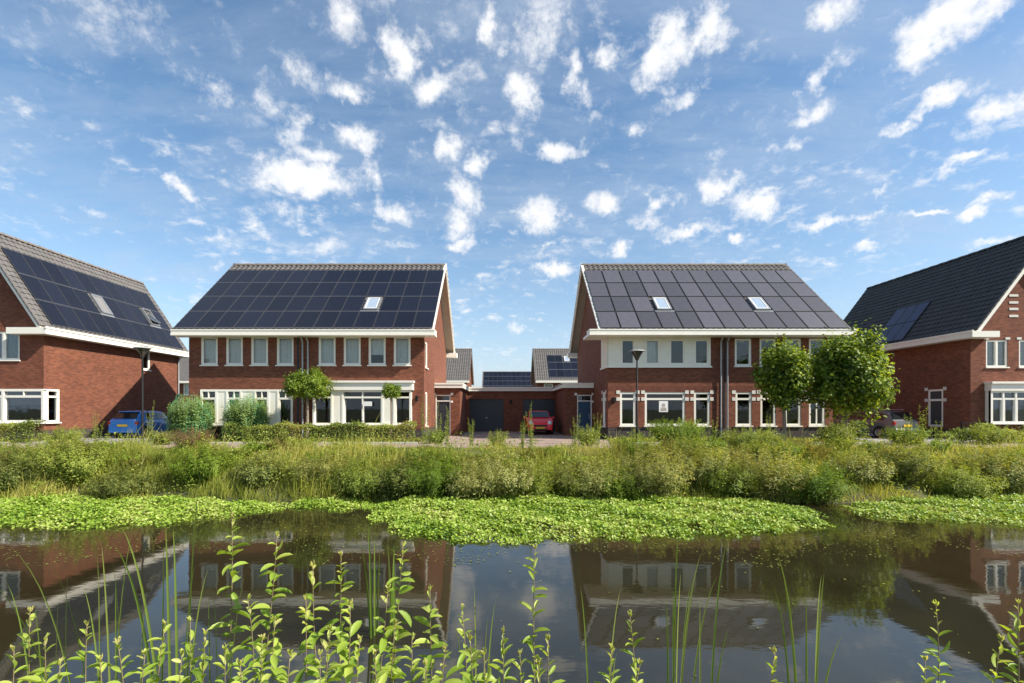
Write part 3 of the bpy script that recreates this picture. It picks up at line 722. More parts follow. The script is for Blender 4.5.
# ---------------- the house at the left edge (gable to the water)
def house_left_edge():
    xw, yf, yb, xl = -23.2, 24.5, 34.8, -29.4
    root = thing('brick_house', 'red brick house at the left edge, blank side wall under three panel rows', 'house', (-26.3, 29.6, 0), 'brick houses along the road')
    P = front(yf); PS = side_px(xw); rz = 10.75
    uw = (X(-22, yf), X(19.6, yf), Z(360, yf), Z(331.5, yf)); bay = (X(-30, yf), xw, Z(422.5, yf), Z(389, yf))
    sb = (yf, 25.3, bay[2], bay[3]); sw = (31.2, 31.9, Z(370, 31.6), Z(351, 31.6))
    m = MB(); wall(m, P, xl, xw, .5, 5.6, [uw, (bay[0], xw - .002, bay[2], bay[3])]); wall(m, PS, yf, yb, .5, 5.6, [(yf + .002, sb[1], bay[2], bay[3]), sw])
    wall(m, side_nx(xl), yf, yb, .5, 5.6); wall(m, lambda u, d, z: (u, yb - d, z), xl, xw, .5, 5.6)
    for yy in (yf, yb): m.face([(xw, yy, 5.6), (xl, yy, 5.6), (-26.3, yy, 10.3)])
    m.build('wall', 'brick', root)
    pl = MB(); pl.box((xl + .012, yf + .012, -.1), (xw - .012, yb - .012, .5)); pl.build('plinth', 'brick_plinth', root)
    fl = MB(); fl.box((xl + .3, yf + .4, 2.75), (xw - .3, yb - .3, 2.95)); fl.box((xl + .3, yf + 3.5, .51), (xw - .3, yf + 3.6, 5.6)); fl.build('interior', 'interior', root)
    mu = X(3, yf)
    wunit(root, P, [(uw[0], mu, 'light'), (mu, uw[1], 'light')], uw[2], uw[3], curtain=[(1, 'curtain'), (1, 'curtain')], fw=.09)
    tr = Z(396.5, yf)
    bs = [bay[0], X(4, yf), X(42, yf)]
    wunit(root, P, [(bs[0], bs[1], 'light'), (bs[1], xw + .06, 'light')], bay[2], bay[3], -.07, .08, transom=tr, fw=.12, name='corner_window', curtain=[None, (.3, 'blind')], top_split=True)
    wunit(root, side_px(xw), [(yf + .09, 25.3, 'light')], bay[2], bay[3], -.06, .08, transom=tr, fw=.10, name='corner_window')
    wunit(root, PS, [(sw[0], sw[1], 'light')], sw[2], sw[3], .02, .1)
    gable_roof(root, fYp, 24.1, 35.4, -22.98, -29.62, 5.74, -26.3, rz, 'tile_brown', verge_w=.3)
    m = MB(); m.box((-23.19, 24.0, 5.34), (-22.62, 35.5, 5.66)); m.box((-22.65, 23.97, 5.6), (-22.58, 35.5, 5.7)); m.box((-24.6, 24.0, 5.34), (-23.19, 24.49, 5.66)); m.build('gutter', 'white_paint', root)
    m = MB(); m.box((-29.98, 24.0, 5.34), (-29.41, 35.5, 5.66)); m.build('gutter', 'white_paint', root)
    f2 = lambda u, v, z: (v, u, z)
    fr = slope_frame(f2, 24.1, -22.98, 5.74, -26.3, rz); L = math.hypot(3.32, rz - 5.74)
    w, h = 1.02, 1.60
    panels(root, fr, .62, .12, 10, 3, w, h, .03, 'solar_navy', 'panel_rail', {(4, 1), (8, 1)})
    roof_window(root, fr, .62 + 4 * w + .12, .12 + h + .12, .78, 1.35, label='closed roof window', glassmat='blind_grey')
    roof_window(root, fr, .62 + 8 * w + .12, .12 + h + .12, .78, 1.35, opened=-.35, label='roof window tilted open', glassmat='roof_glass')
    mm = MB(); mm.tube([(-22.85, 34.6, 5.4), (-23.12, 34.6, 5.05), (-23.12, 34.6, .1)], .045); mm.build('downpipe', 'zinc', root)
house_left_edge()

# ---------------- the black roofed house at the right edge
def house_right_edge():
    xw, yf, yb, xr = 24.2, 25.0, 36.3, 31.4
    root = thing('brick_house', 'red brick house with a black tiled roof and one block of blue panels', 'house', (27.8, 30.6, 0), 'brick houses along the road')
    P = front(yf); PS = side_nx(xw); rz, xr_ = 10.72, 27.8
    w1 = (X(986, yf), X(1007.6, yf), Z(367, yf), Z(340, yf)); w2 = (X(1019, yf), X(1041, yf), Z(367, yf), Z(340, yf))
    bay = (X(985, yf), X(1060, yf), Z(423, yf), Z(391, yf)); sd_ = (26.55, 27.5, .62, 2.7)
    m = MB(); wall(m, P, xw, xr, .5, 5.6, [w1, w2, bay]); wall(m, PS, yf, yb, .5, 5.6, [sd_]); wall(m, side_px(xr), yf, yb, .5, 5.6); wall(m, lambda u, d, z: (u, yb - d, z), xw, xr, .5, 5.6)
    for yy in (yf, yb): m.face([(xw, yy, 5.6), (xr, yy, 5.6), (xr_, yy, 10.3)])
    m.build('wall', 'brick', root)
    pl = MB(); pl.box((xw + .012, yf + .012, -.1), (xr - .012, yb - .012, .5)); pl.build('plinth', 'brick_plinth', root)
    fl = MB(); fl.box((xw + .3, yf + .4, 2.75), (xr - .3, yb - .3, 2.95)); fl.box((xw + .3, yf + 3.5, .51), (xr - .3, yf + 3.6, 5.6)); fl.build('interior', 'interior', root)
    for w_ in (w1, w2):
        mu = (w_[0] + w_[1]) / 2
        wunit(root, P, [(w_[0], mu, 'light'), (mu, w_[1], 'light')], w_[2], w_[3], curtain=[(1, 'blind'), (1, 'curtain')], fw=.08)
    n = 6; e = [bay[0] + (bay[1] - bay[0]) * k / n for k in range(n + 1)]
    wunit(root, P, [(e[k], e[k + 1], 'light') for k in range(n)], bay[2], bay[3], -.3, -.18, transom=Z(399, yf), fw=.09, name='bay_window', curtain=[(.9, 'blind'), None, (.9, 'curtain'), None, None, None])
    c = MB(); c.box((X(984.5, yf), yf - .36, Z(391, yf)), (X(1062, yf), yf - .003, Z(384, yf))); c.box((X(983.5, yf), yf - .46, Z(384, yf)), (X(1063, yf), yf - .003, Z(382, yf)))
    c.box((bay[0], yf - .29, bay[2]), (bay[0] + .12, yf - .002, bay[3])); c.box((bay[1] - .12, yf - .29, bay[2]), (bay[1], yf - .002, bay[3])); c.build('canopy', 'white_paint', root)
    wunit(root, PS, [(sd_[0], sd_[1], 'light')], sd_[2], sd_[3], .02, .1, transom=2.1, fw=.11, sill=False, name='side_door_frame'); dd = MB(); dd.box((sd_[0] + .09, .045, sd_[2] + .05), (sd_[1] - .09, .06, sd_[3] - .08), P=PS); dd.build('side_door', 'door_dark', root)
    for zc in (2.72, 2.1):
        for a, b in ((sd_[0] - .2, sd_[0]), (sd_[1], sd_[1] + .2)): stone(root, PS, a, b, zc - .09, zc + .09)
    for a in (w1[0], w1[1], w2[0], w2[1]): stone(root, P, a - .12, a + .12, w1[3] + .02, w1[3] + .14)
    for py in (295.5, 302.5, 309, 316): stone(root, P, X(1009, yf), X(1018, yf), Z(py, yf) - .06, Z(py, yf) + .06)
    gable_roof(root, fYp, 24.45, 36.75, 23.95, 31.65, 5.6, xr_, rz, 'tile_black', ridge='tile_black', verge_w=.34)
    m = MB(); m.box((23.62, 24.3, 5.22), (24.19, 36.8, 5.52)); m.box((23.58, 24.27, 5.47), (23.66, 36.8, 5.57)); m.box((24.19, 24.3, 5.22), (25.0, 24.99, 5.52)); m.build('gutter', 'white_paint', root)
    m = MB(); m.box((31.41, 24.3, 5.22), (31.98, 36.8, 5.52)); m.build('gutter', 'white_paint', root)
    f2 = lambda u, v, z: (v, 36.75 - u, z)
    fr = slope_frame(f2, 0, 23.95, 5.6, xr_, rz)
    panels(root, fr, 5.35, .12, 3, 2, .82, 1.45, .02, 'solar_blue', 'black_plastic')
house_right_edge()

# ---------------- porches and garages between the pairs
def porch(x0, x1, dx0, dx1, doormat, label):
    root = thing('entrance_porch', label, 'porch', ((x0 + x1) / 2, 29, 0), 'flat roofed entrance porches')
    P = front(29.0); m = MB(); h = (dx0, dx1, .05, 2.45)
    wall(m, P, x0, x1, 0, 2.86, [h], .12)
    xi = x1 if x1 < 0 else x0
    wall(m, side_px(xi) if x1 < 0 else side_nx(xi), 29.0, 34.4, 0, 2.86)
    m.build('wall', 'brick', root)
    r = MB(); r.box((x0 - .02, 28.8, 2.86), (x1 + (.2 if x1 < 0 else .02), 34.4, 3.12) if x1 < 0 else (x1 + .0, 34.4, 3.12)) if x1 < 0 else r.box((x0 - .2, 28.8, 2.86), (x1, 34.4, 3.12))
    r.box((x0 - .2 if x1 > 0 else x0, 28.76, 3.06), (x1 + .22 if x1 < 0 else x1, 34.4, 3.15)); r.build('roof', 'white_paint', root)
    d = MB(); d.box((dx0 + .06, .08, .05), (dx1 - .06, .13, 2.05), P=P)
    for k in range(3): d.box((dx0 + .16, .07, .25 + k * .6), (dx1 - .16, .085, .7 + k * .6), P=P)
    do = d.build('door', doormat, root)
    hd = MB(); hd.tube([P(dx1 - .16, .0, 1.0), P(dx1 - .16, .0, 1.3)], .018); hd.build('handle', 'alu', do)
    f = MB(); f.box((dx0, .02, .05), (dx0 + .06, .12, 2.45), P=P); f.box((dx1 - .06, .02, .05), (dx1, .12, 2.45), P=P); f.box((dx0 + .06, .02, 2.39), (dx1 - .06, .12, 2.45), P=P); f.box((dx0 + .06, .02, 2.05), (dx1 - .06, .12, 2.11), P=P)
    f.box((dx0 - .16, -.02, 2.42), (dx0 - .002, .04, 2.56), P=P); f.box((dx1 + .002, -.02, 2.42), (dx1 + .16, .04, 2.56), P=P); f.box((dx1 + .002, -.02, 1.98), (dx1 + .14, .04, 2.1), P=P)
    fo = f.build('door_frame', 'white_paint', root); g = MB(); g.box((dx0 + .06, .07, 2.11), (dx1 - .06, .08, 2.39), P=P); g.build('pane', 'car_glass', fo)
porch(-4.02, -2.52, -3.98, -3.08, 'door_dark', 'flat roofed brick porch with a black front door beside the left pair')
porch(3.78, 5.46, 4.5, 5.38, 'door_blue', 'flat roofed brick porch with a blue front door beside the right pair')
def garages():
    root = thing('garage_block', 'low brick double garage with two dark doors and a white roof edge', 'garage', (.7, 37, 0))
    y = 34.4; P = front(y); x0, x1 = -4.0, 5.45; m = MB()
    doors = [(X(469.5, y), X(503.5, y), 0.02, 2.3), (X(523, y), X(556.5, y), .02, 2.3)]
    wall(m, P, x0, x1, 0, 2.86, doors, .15); wall(m, side_px(x1), y, 41, 0, 2.86); wall(m, side_nx(x0), y, 41, 0, 2.86); wall(m, lambda u, d, z: (u, 41 - d, z), x0, x1, 0, 2.86)
    m.build('wall', 'brick', root)
    for d in doors:
        g = MB(); n = 6
        for k in range(n): g.box((d[0], .1, d[2] + (d[3] - d[2]) * k / n + .006), (d[1], .15, d[2] + (d[3] - d[2]) * (k + 1) / n - .006), P=P)
        g.box((d[0], .125, d[2]), (d[1], .16, d[3]), P=P); do = g.build('garage_door', 'door_dark', root)
        h = MB(); c = (d[0] + d[1]) / 2; h.box((c - .08, .06, .95), (c + .08, .1, 1.0), P=P); h.build('handle', 'alu', do)
    r = MB(); r.box((x0, y - .12, 2.87), (x1, 41.1, 3.13)); r.box((x0, y - .17, 3.06), (x1, 41.1, 3.16)); r.build('roof', 'white_paint', root)
    wl = MB(); wl.box((.55, y - .14, 2.0), (.7, y - .002, 2.25)); wl.build('wall_lamp', 'dark_metal', root)
garages()

# ---------------- houses in the street behind
def rear_house(x0, x1, yf, depth, zr, label, pan=None, tile='tile_brown', cat='house', ze=5.4, rw=None):
    root = thing('brick_house', label, cat, ((x0 + x1) / 2, yf, 0), 'houses in the street behind')
    yr = yf + depth / 2; m = MB(); P = front(yf)
    hs = []
    n = max(1, int((x1 - x0) / 3.2))
    for k in range(n):
        a = x0 + (x1 - x0) * (k + .5) / n
        hs += [(a - .6, a + .6, 3.5, 5.0), (a - .7, a + .7, .7, 2.5)]
    wall(m, P, x0 + .3, x1 - .3, 0, ze, hs); wall(m, side_nx(x0 + .3), yf, yf + depth, 0, ze); wall(m, side_px(x1 - .3), yf, yf + depth, 0, ze); wall(m, lambda u, d, z: (u, yf + depth - d, z), x0 + .3, x1 - .3, 0, ze)
    for xx in (x0 + .3, x1 - .3): m.face([(xx, yf, ze), (xx, yf + depth, ze), (xx, yr, zr - .2)])
    m.build('wall', 'brick', root)
    for h in hs: wunit(root, P, [(h[0], h[1], 'light')], h[2], h[3], curtain=(1, 'curtain'))
    gable_roof(root, fX, x0, x1, yf - .5, yf + depth + .5, ze, yr, zr, tile)
    g = MB(); g.box((x0, yf - .7, ze - .3), (x1, yf - .01, ze)); g.build('gutter', 'white_paint', root)
    fr = slope_frame(fX, x0, yf - .5, ze, yr, zr)
    if pan:
        a, b, c, r_, w, h, cell, sk = pan; panels(root, fr, a, b, c, r_, w, h, .03, cell, 'alu', sk)
    if rw: roof_window(root, fr, *rw)
Lr = math.hypot(5.5, 5)
rear_house(-18, X(471.5, 70), 65, 10, 10.25, 'far brick house with a bare tiled roof showing between the left pair and sky')
rear_house(X(533, 70), 18.5, 65, 10, 10.25, 'far brick house with half a tiled roof and panels behind the blue door porch', pan=(1.9, .6, 6, 3, 1.05, 1.7, 'solar_navy', {(2, 2)}), rw=(4.2, 4.1, .8, 1.3))
rear_house(X(483, 112), X(545, 112), 107, 10, 10.2, 'farthest brick house, its roof all panels, behind the garages', pan=(.25, .3, 13, 4, 1.07, 1.72, 'solar_navy', set()))
rear_house(-52, -30, 66, 10, 9.6, 'far brick house glimpsed in the gap behind the blue car')
rear_house(38, 60, 66, 10, 9.4, 'far brick house glimpsed behind the taller street tree')

# ------------------------------------------------------------------ cars
def car(label, loc, rot, paint, L, W, H, style):
    """car pointing along local +Y; loc is the middle of its footprint"""
    root = thing('parked_car', label, 'car', loc, 'parked cars', rot, local=True)
    hw = W / 2
    # stations along the length: y, z bottom, z shoulder, half width shoulder
    f = L / 2
    if style == 'hatch':
        top = [(-f + .02, .62), (-f + .02, .95), (-f + .10, 1.02), (-f * .70, H - .08), (-f * .45, H), (-.1, H), (.25 * f, H - .05), (.55 * f, 1.0), (.80 * f, .90), (f - .12, .76), (f, .55)]
    else:
        top = [(-f + .02, .62), (-f + .0, .92), (-f + .14, 1.0), (-f * .80, H - .12), (-f * .6, H - .02), (-.2, H), (.2 * f, H - .05), (.5 * f, 1.02), (.80 * f, .93), (f - .12, .78), (f, .58)]
    belt = [(-f, .62), (-f + .05, .92), (0, .94), (.55 * f, .95), (.8 * f, .88), (f - .08, .74), (f, .56)]
    def shoulder(y):
        for (a, za), (b, zb) in zip(belt, belt[1:]):
            if y <= b: return za + (zb - za) * (y - a) / max(b - a, 1e-6)
        return belt[-1][1]
    def roofz(y):
        for (a, za), (b, zb) in zip(top[2:], top[3:]):
            if y <= b: return za + (zb - za) * (y - a) / max(b - a, 1e-6)
        return top[-1][1]
    ys = np.linspace(-f + .0, f, 41); wheels = (-f * .62, f * .64); wr = .31
    m = MB(); ring = []
    for y in ys:
        e = abs(y) / f; w = hw * (1 - .12 * max(0, (e - .75) / .25) ** 2)
        zb = .22 if e < .93 else .30
        for wy in wheels:
            dd = abs(y - wy)
            if dd < wr + .05: zb = max(zb, math.sqrt(max((wr + .06) ** 2 - dd * dd, 0)) + .29)
        s = shoulder(y) if y > -f + .06 else .9
        s = max(s, zb + .1); t = max(s + .015, min(roofz(y), H))
        cab = max(0, min(1, (t - s) / .3))
        wt = w * (1 - .02) * (1 - cab) + w * .74 * cab
        ring.append([(w * .93, y, zb), (w, y, (zb + s) / 2), (w * .985, y, s - .03), (w * .95, y, s + .01), (wt, y, t - .03 * cab), (wt * .8, y, t + .012 * cab), (0, y, t + .02 * cab)])
    for k in range(len(ring) - 1):
        A, B = ring[k], ring[k + 1]
        for j in range(6):
            for sgn in (1, -1):
                q = [A[j], B[j], B[j + 1], A[j + 1]]; m.face([(x * sgn, y, z) for x, y, z in q])
    for rr in (ring[0], ring[-1]): m.face([(x, y, z) for x, y, z in rr] + [(-x, y, z) for x, y, z in reversed(rr[:-1])])
    m.face([(-hw * .9, -f + .05, .23), (hw * .9, -f + .05, .23), (hw * .9, f - .05, .23), (-hw * .9, f - .05, .23)])
    body = m.build('body', paint, root, smooth=False)
    bm = bmesh.new(); bm.from_mesh(body.data); bmesh.ops.remove_doubles(bm, verts=bm.verts, dist=.002); bmesh.ops.recalc_face_normals(bm, faces=bm.faces); bm.to_mesh(body.data); bm.free()
    body.data.polygons.foreach_set('use_smooth', [True] * len(body.data.polygons)); body.data.set_sharp_from_angle(angle=R(38))
    # glass: quads laid 12 mm proud of the cabin
    def span(y0, y1, j0, j1, lift, inset):
        g = MB(); n = 8
        return g
    def cabin_pt(y, a):   # a=0 shoulder, 1 roof rail
        s = shoulder(y); t = roofz(y); cab = max(0, min(1, (t - s) / .3)); wt = hw * .98 * (1 - cab) + hw * .74 * cab
        return hw * .95 + (wt - hw * .95) * a, s + .01 + (t - .03 * cab - s - .01) * a
    rear_y = -f * .62 if style == 'hatch' else -f * .76
    spans = ((rear_y + .1, -.12 * f), (-.09 * f, .32 * f)) if style == 'hatch' else ((rear_y + .05, -.42 * f), (-.38 * f, -.02 * f), (.01 * f, .34 * f))
    for sgn in (1, -1):
        for (a, b) in spans:
            g = MB(); n = 6
            for k in range(n):
                ya, yb_ = a + (b - a) * k / n, a + (b - a) * (k + 1) / n
                q = []
                for (y, al) in ((ya, .12), (yb_, .12), (yb_, .86), (ya, .86)):
                    x, z = cabin_pt(y, al); q.append(((x + .012) * sgn, y, z))
                g.face(q)
            g.build('side_window', 'car_glass', body)
    def cross_glass(ya, yb_, name):
        g = MB(); za, zb = roofz(ya), roofz(yb_); n = Vector((0, -(zb - za), yb_ - ya)).normalized(); n = n if n.z > 0 else -n
        def wd(y): 
            s = shoulder(y); t = roofz(y); cab = max(0, min(1, (t - s) / .3)); return (hw * .98 * (1 - cab) + hw * .74 * cab)
        for k in range(6):
            y0_, y1_ = ya + (yb_ - ya) * k / 6, ya + (yb_ - ya) * (k + 1) / 6
            pts = []
            for (x, y) in ((-wd(y0_) * .90, y0_), (wd(y0_) * .90, y0_), (wd(y1_) * .90, y1_), (-wd(y1_) * .90, y1_)): pts.append((x, y + n.y * .03, roofz(y) + .02 + n.z * .03))
            g.face(pts)
        g.build(name, 'car_glass', body)
    cross_glass(.27 * f, .52 * f, 'windscreen')
    if style == 'hatch': cross_glass(-f * .93, -f * .70, 'rear_window')
    else: cross_glass(-f + .16, -f * .80, 'rear_window')
    for wy in wheels:
        for sgn in (1, -1):
            t = MB(); cx = sgn * (hw - .10); t.lathe([(.19, -.095), (.27, -.10), (.305, -.07), (.31, 0), (.305, .07), (.27, .10), (.19, .095)], (cx, wy, .31), 22, 'x')
            wo = t.build('wheel', 'rubber', root, smooth=True)
            r_ = MB(); r_.lathe([(.0, .07 * sgn), (.06, .075 * sgn), (.15, .06 * sgn), (.185, .085 * sgn), (.195, .09 * sgn), (.195, -.05 * sgn)], (cx, wy, .31), 22, 'x'); r_.build('rim', 'rim', wo)
    for sgn in (1, -1):
        t = MB(); t.box((sgn * (hw - .20), -f - .012, .74), (sgn * (hw - .05), -f + .12, .92)); t.build('tail_light', 'tail_red', root, bevel=.03)
        h = MB(); h.lathe([(.0, .04), (.10, .03), (.15, -.03), (.16, -.1)], (sgn * (hw - .24), f - .06, .70), 16, 'y'); h.build('headlight', 'lamp_clear', root, smooth=True)
        mi = MB(); mi.box((sgn * hw * .97, .33 * f, .95), (sgn * (hw + .15), .33 * f + .1, 1.10)); mi.build('mirror', paint, root, bevel=.03)
    b = MB(); b.box((-hw * .88, -f - .05, .34), (hw * .88, -f + .1, .56)); b.build('rear_bumper', paint if style == 'hatch' else 'rim', root, bevel=.05)
    b = MB(); b.box((-hw * .88, f - .1, .28), (hw * .88, f + .05, .50)); b.build('front_bumper', paint, root, bevel=.05)
    b = MB(); b.box((-hw * .5, f - .02, .52), (hw * .5, f + .03, .62)); b.box((-hw * .55, f + .04, .30), (hw * .55, f + .06, .38)); b.build('grille', 'black_plastic', root)
    p = MB(); p.box((-.26, -f - .045, .64), (.26, -f - .02, .76)); p.build('number_plate', 'plate_yellow', root)
    p = MB(); p.box((-.26, f + .05, .385), (.26, f + .065, .495)); p.build('number_plate', 'plate_yellow', root)
    if style != 'hatch':
        rr = MB()
        for sgn in (1, -1): rr.tube([(sgn * hw * .66, -f * .7, H + .02), (sgn * hw * .66, -f * .66, H + .06), (sgn * hw * .66, .1 * f, H + .06), (sgn * hw * .66, .14 * f, H)], .016, 6)
        rr.build('roof_rail', 'rim', root)
    else:
        w = MB(); w.box((-hw * .62, -f * .78, H - .075), (hw * .62, -f * .60, H - .03)); w.build('spoiler', paint, root, bevel=.015)
    return root
car('blue hatchback parked on the driveway by the left house', (X(123, 26.3), 28.0, .008), R(3), 'car_blue', 3.7, 1.66, 1.5, 'hatch')
car('red hatchback parked nose out before a garage door', (X(540.3, 29.8), 31.4, .008), R(180), 'car_red', 3.45, 1.66, 1.47, 'hatch')
car('dark grey estate car with roof rails, parked beside the black roofed house', (X(893, 26.2) + .0, 28.0, .008), R(11), 'car_grey', 4.5, 1.78, 1.5, 'wagon')

# ------------------------------------------------------------------ street lamps
def street_lamp(x, y, h, label):
    root = thing('street_lamp', label, 'street lamp', (x, y, 0), 'street lamps along the road', local=True)
    m = MB(); m.tube([(0, 0, -.05), (0, 0, .9), (0, 0, .95), (0, 0, h - .5)], [.062, .062, .045, .038], 12); m.build('pole', 'dark_metal', root, smooth=True)
    d = MB(); d.box((-.03, -.068, .35), (.03, -.058, .65)); d.build('hatch_door', 'dark_metal', root)
    b = MB(); b.lathe([(.04, h - .52), (.075, h - .48), (.10, h - .36), (.30, h - .10), (.305, h - .085), (.29, h - .08)], seg=20); b.build('lamp_bowl', 'lamp_smoke', root, smooth=True)
    c = MB(); c.lathe([(.35, h - .10), (.37, h - .085), (.35, h - .06), (.2, h - .02), (.0, h - .01)], seg=20); c.lathe([(.35, h - .10), (.0, h - .10)], seg=20); c.build('lamp_hood', 'zinc', root)
    g = MB()
    for k in range(4): a = k * math.pi / 2 + .4; g.tube([(.07 * math.cos(a), .07 * math.sin(a), h - .48), (.33 * math.cos(a), .33 * math.sin(a), h - .09)], .012, 6)
    g.build('bracket', 'dark_metal', root)
plain('lamp_smoke', (.05, .045, .04), .15, var=.1, spec=.8)
street_lamp(X(637, 22.7), 22.7, Z(349.5, 22.7), 'dark street lamp with a conical head standing before the cream cladding')
street_lamp(X(142.5, 22.7), 22.7, Z(346.5, 22.7), 'dark street lamp with a conical head standing beside the blue car')

# ------------------------------------------------------------------ trees
def tree(name, label, loc, rc, zc, rz, n_cl, per, trunk_r, mat, leaf, group, spread=.24, up=1.25, squash=0):
    root = thing(name, label, 'tree', loc, group); x, y, z = loc
    cl = []
    while len(cl) < n_cl:
        d = rand_dir(1)[0]; r = rng.uniform(.25, 1) ** .45; bump = 1 + .16 * math.sin(d[0] * 5 + x) * math.sin(d[2] * 4 + 1) + rng.uniform(-.12, .10)
        p = np.array([d[0] * rc * r * bump, d[1] * rc * r * bump, d[2] * rz * r * bump])
        if squash and p[2] < -rz * squash: continue
        cl.append(p)
    cl = np.array(cl) + np.array([x, y, zc])
    t = MB(); zb = zc - rz * (squash or .85)
    t.tube([(x, y, z - .05), (x + .02, y, z + (zb - z) * .5), (x, y + .02, zb), (x + .03, y, zc + rz * .45)], [trunk_r * 1.25, trunk_r, trunk_r * .9, trunk_r * .25], 9)
    for p in cl[:: max(1, len(cl) // 40)]:
        s = Vector((x, y, zb + (zc - zb) * rng.uniform(0, 1.1))); e = Vector(p); mid = s.lerp(e, .5) + Vector((0, 0, .08 * rc))
        t.tube([s, mid, e], [trunk_r * .32, trunk_r * .2, trunk_r * .06], 5)
    t.build('trunk', 'bark', root, smooth=True)
    c = np.repeat(cl, per, 0); n = len(c); b = c + rng.normal(size=(n, 3)) * spread * np.array([2 - up, 2 - up, up])
    out = nrm(b - np.array([x, y, zc - rz * .3])); nor = nrm(out * .7 + rand_dir(n) * .7 + np.array([0, 0, .45])); di = nrm(np.cross(nor, rand_dir(n)) + np.array([0, 0, -.25]))
    ln = leaf * rng.uniform(.7, 1.25, n); V, F_, ix = leaves(b, di, nor, ln, ln * .78)
    tint = (np.repeat(rng.uniform(0, .62, len(cl)), per) + rng.uniform(-.2, .25, n) + .35 * (rng.uniform(size=n) < .22))[ix]
    g = Bag(); g.add(V, F_, tint); link('crown', g.mesh('crown', mat), root)
    return root
Yt = 21.6
tree('street_tree', 'smaller of two round leafy street trees, in front of the right pair', (X(784, Yt), Yt, 0), 1.0, Z(375, Yt), 1.42, 95, 75, .075, 'leaf_tree', .15, 'two leafy street trees', .17)
tree('street_tree', 'larger of two round leafy street trees, nearest the grey estate car', (X(846, Yt), Yt + .1, 0), 1.66, Z(372, Yt), 1.58, 170, 82, .11, 'leaf_tree', .16, 'two leafy street trees', .20)
Yg = 23.6
tree('globe_tree', 'wide globe-clipped tree between the two left front gardens', (X(307, Yg), Yg, 0), 1.0, Z(386.5, Yg), .72, 150, 90, .07, 'leaf_globe', .085, 'small globe-clipped trees', .11, up=.95, squash=.55)
tree('globe_tree', 'tiny globe-clipped tree on a thin stem before the white bay window', (X(391, Yg), Yg, 0), (.46), Z(391, Yg), .34, 55, 60, .042, 'leaf_globe', .075, 'small globe-clipped trees', .07, up=.95, squash=.7)

# ------------------------------------------------------------------ hedges, shrubs and weeds
def hedge(label, px0, px1, Y, depth, ztop, mat, group='garden hedges', dens=260, leaf=.07, z0=0, jag=.08):
    x0, x1 = X(px0, Y), X(px1, Y); root = thing('hedge', label, 'hedge', ((x0 + x1) / 2, Y, 0), group)
    n = int((x1 - x0) * dens * (ztop - z0) * 6 * (.07 / leaf) ** 1.5)
    u = rng.uniform(0, 1, n); face = rng.uniform(0, 1, n)
    x = x0 + (x1 - x0) * u; h = ztop + jag * np.sin(x * 2.1 + Y) + jag * .7 * np.sin(x * 5.3)
    y = np.where(face < .5, Y - depth / 2 + rng.exponential(.05, n), Y + rng.uniform(-.5, .5, n) * depth); zz = np.where(face < .5, z0 + rng.uniform(0, 1, n) * (h - z0), h - rng.exponential(.06, n) + rng.exponential(.03, n))
    b = np.stack([x, y + rng.normal(size=n) * .03, zz], 1); nor = nrm(np.stack([rng.normal(size=n) * .6, -.5 + rng.normal(size=n) * .6, .5 + rng.normal(size=n) * .6], 1)); di = nrm(np.cross(nor, rand_dir(n)))
    ln = leaf * rng.uniform(.7, 1.4, n); V, F_, ix = leaves(b, di, nor, ln, ln * .6)
    patch = .25 * np.sin(x * 1.3 + 2) + .12 * np.sin(x * 3.7)
    g = Bag(); g.add(V, F_, (.36 + patch + rng.uniform(-.33, .33, n))[ix]); link('foliage', g.mesh('foliage', mat), root)
    s = MB()
    k = int((x1 - x0) / .3)
    for i in range(k):
        xx = x0 + (i + .5) * .3; s.tube([(xx, Y, -.05), (xx + random.uniform(-.1, .1), Y + random.uniform(-.1, .1), ztop * .85)], [.018, .006], 5)
    s.build('stems', 'twig', root)
hedge('clipped green hedge under the net-covered bushes', 226, 305, 23.1, .6, .80, 'leaf_hedge')
hedge('yellowish clipped hedge under the white bay window', 306, 416, 23.1, .6, .82, 'leaf_hedge')
hedge('reddish flecked hedge before the corner window at the left edge', -20, 40, 23.0, .7, .88, 'leaf_hedge')
hedge('low green hedge before the black roofed house', 942, 1040, 22.9, .8, .62, 'leaf_weed', leaf=.08, jag=.16)
hedge('shaggy green hedge between the larger street tree and the estate car', 826, 862, 22.9, .8, .70, 'leaf_weed', leaf=.09, jag=.18)

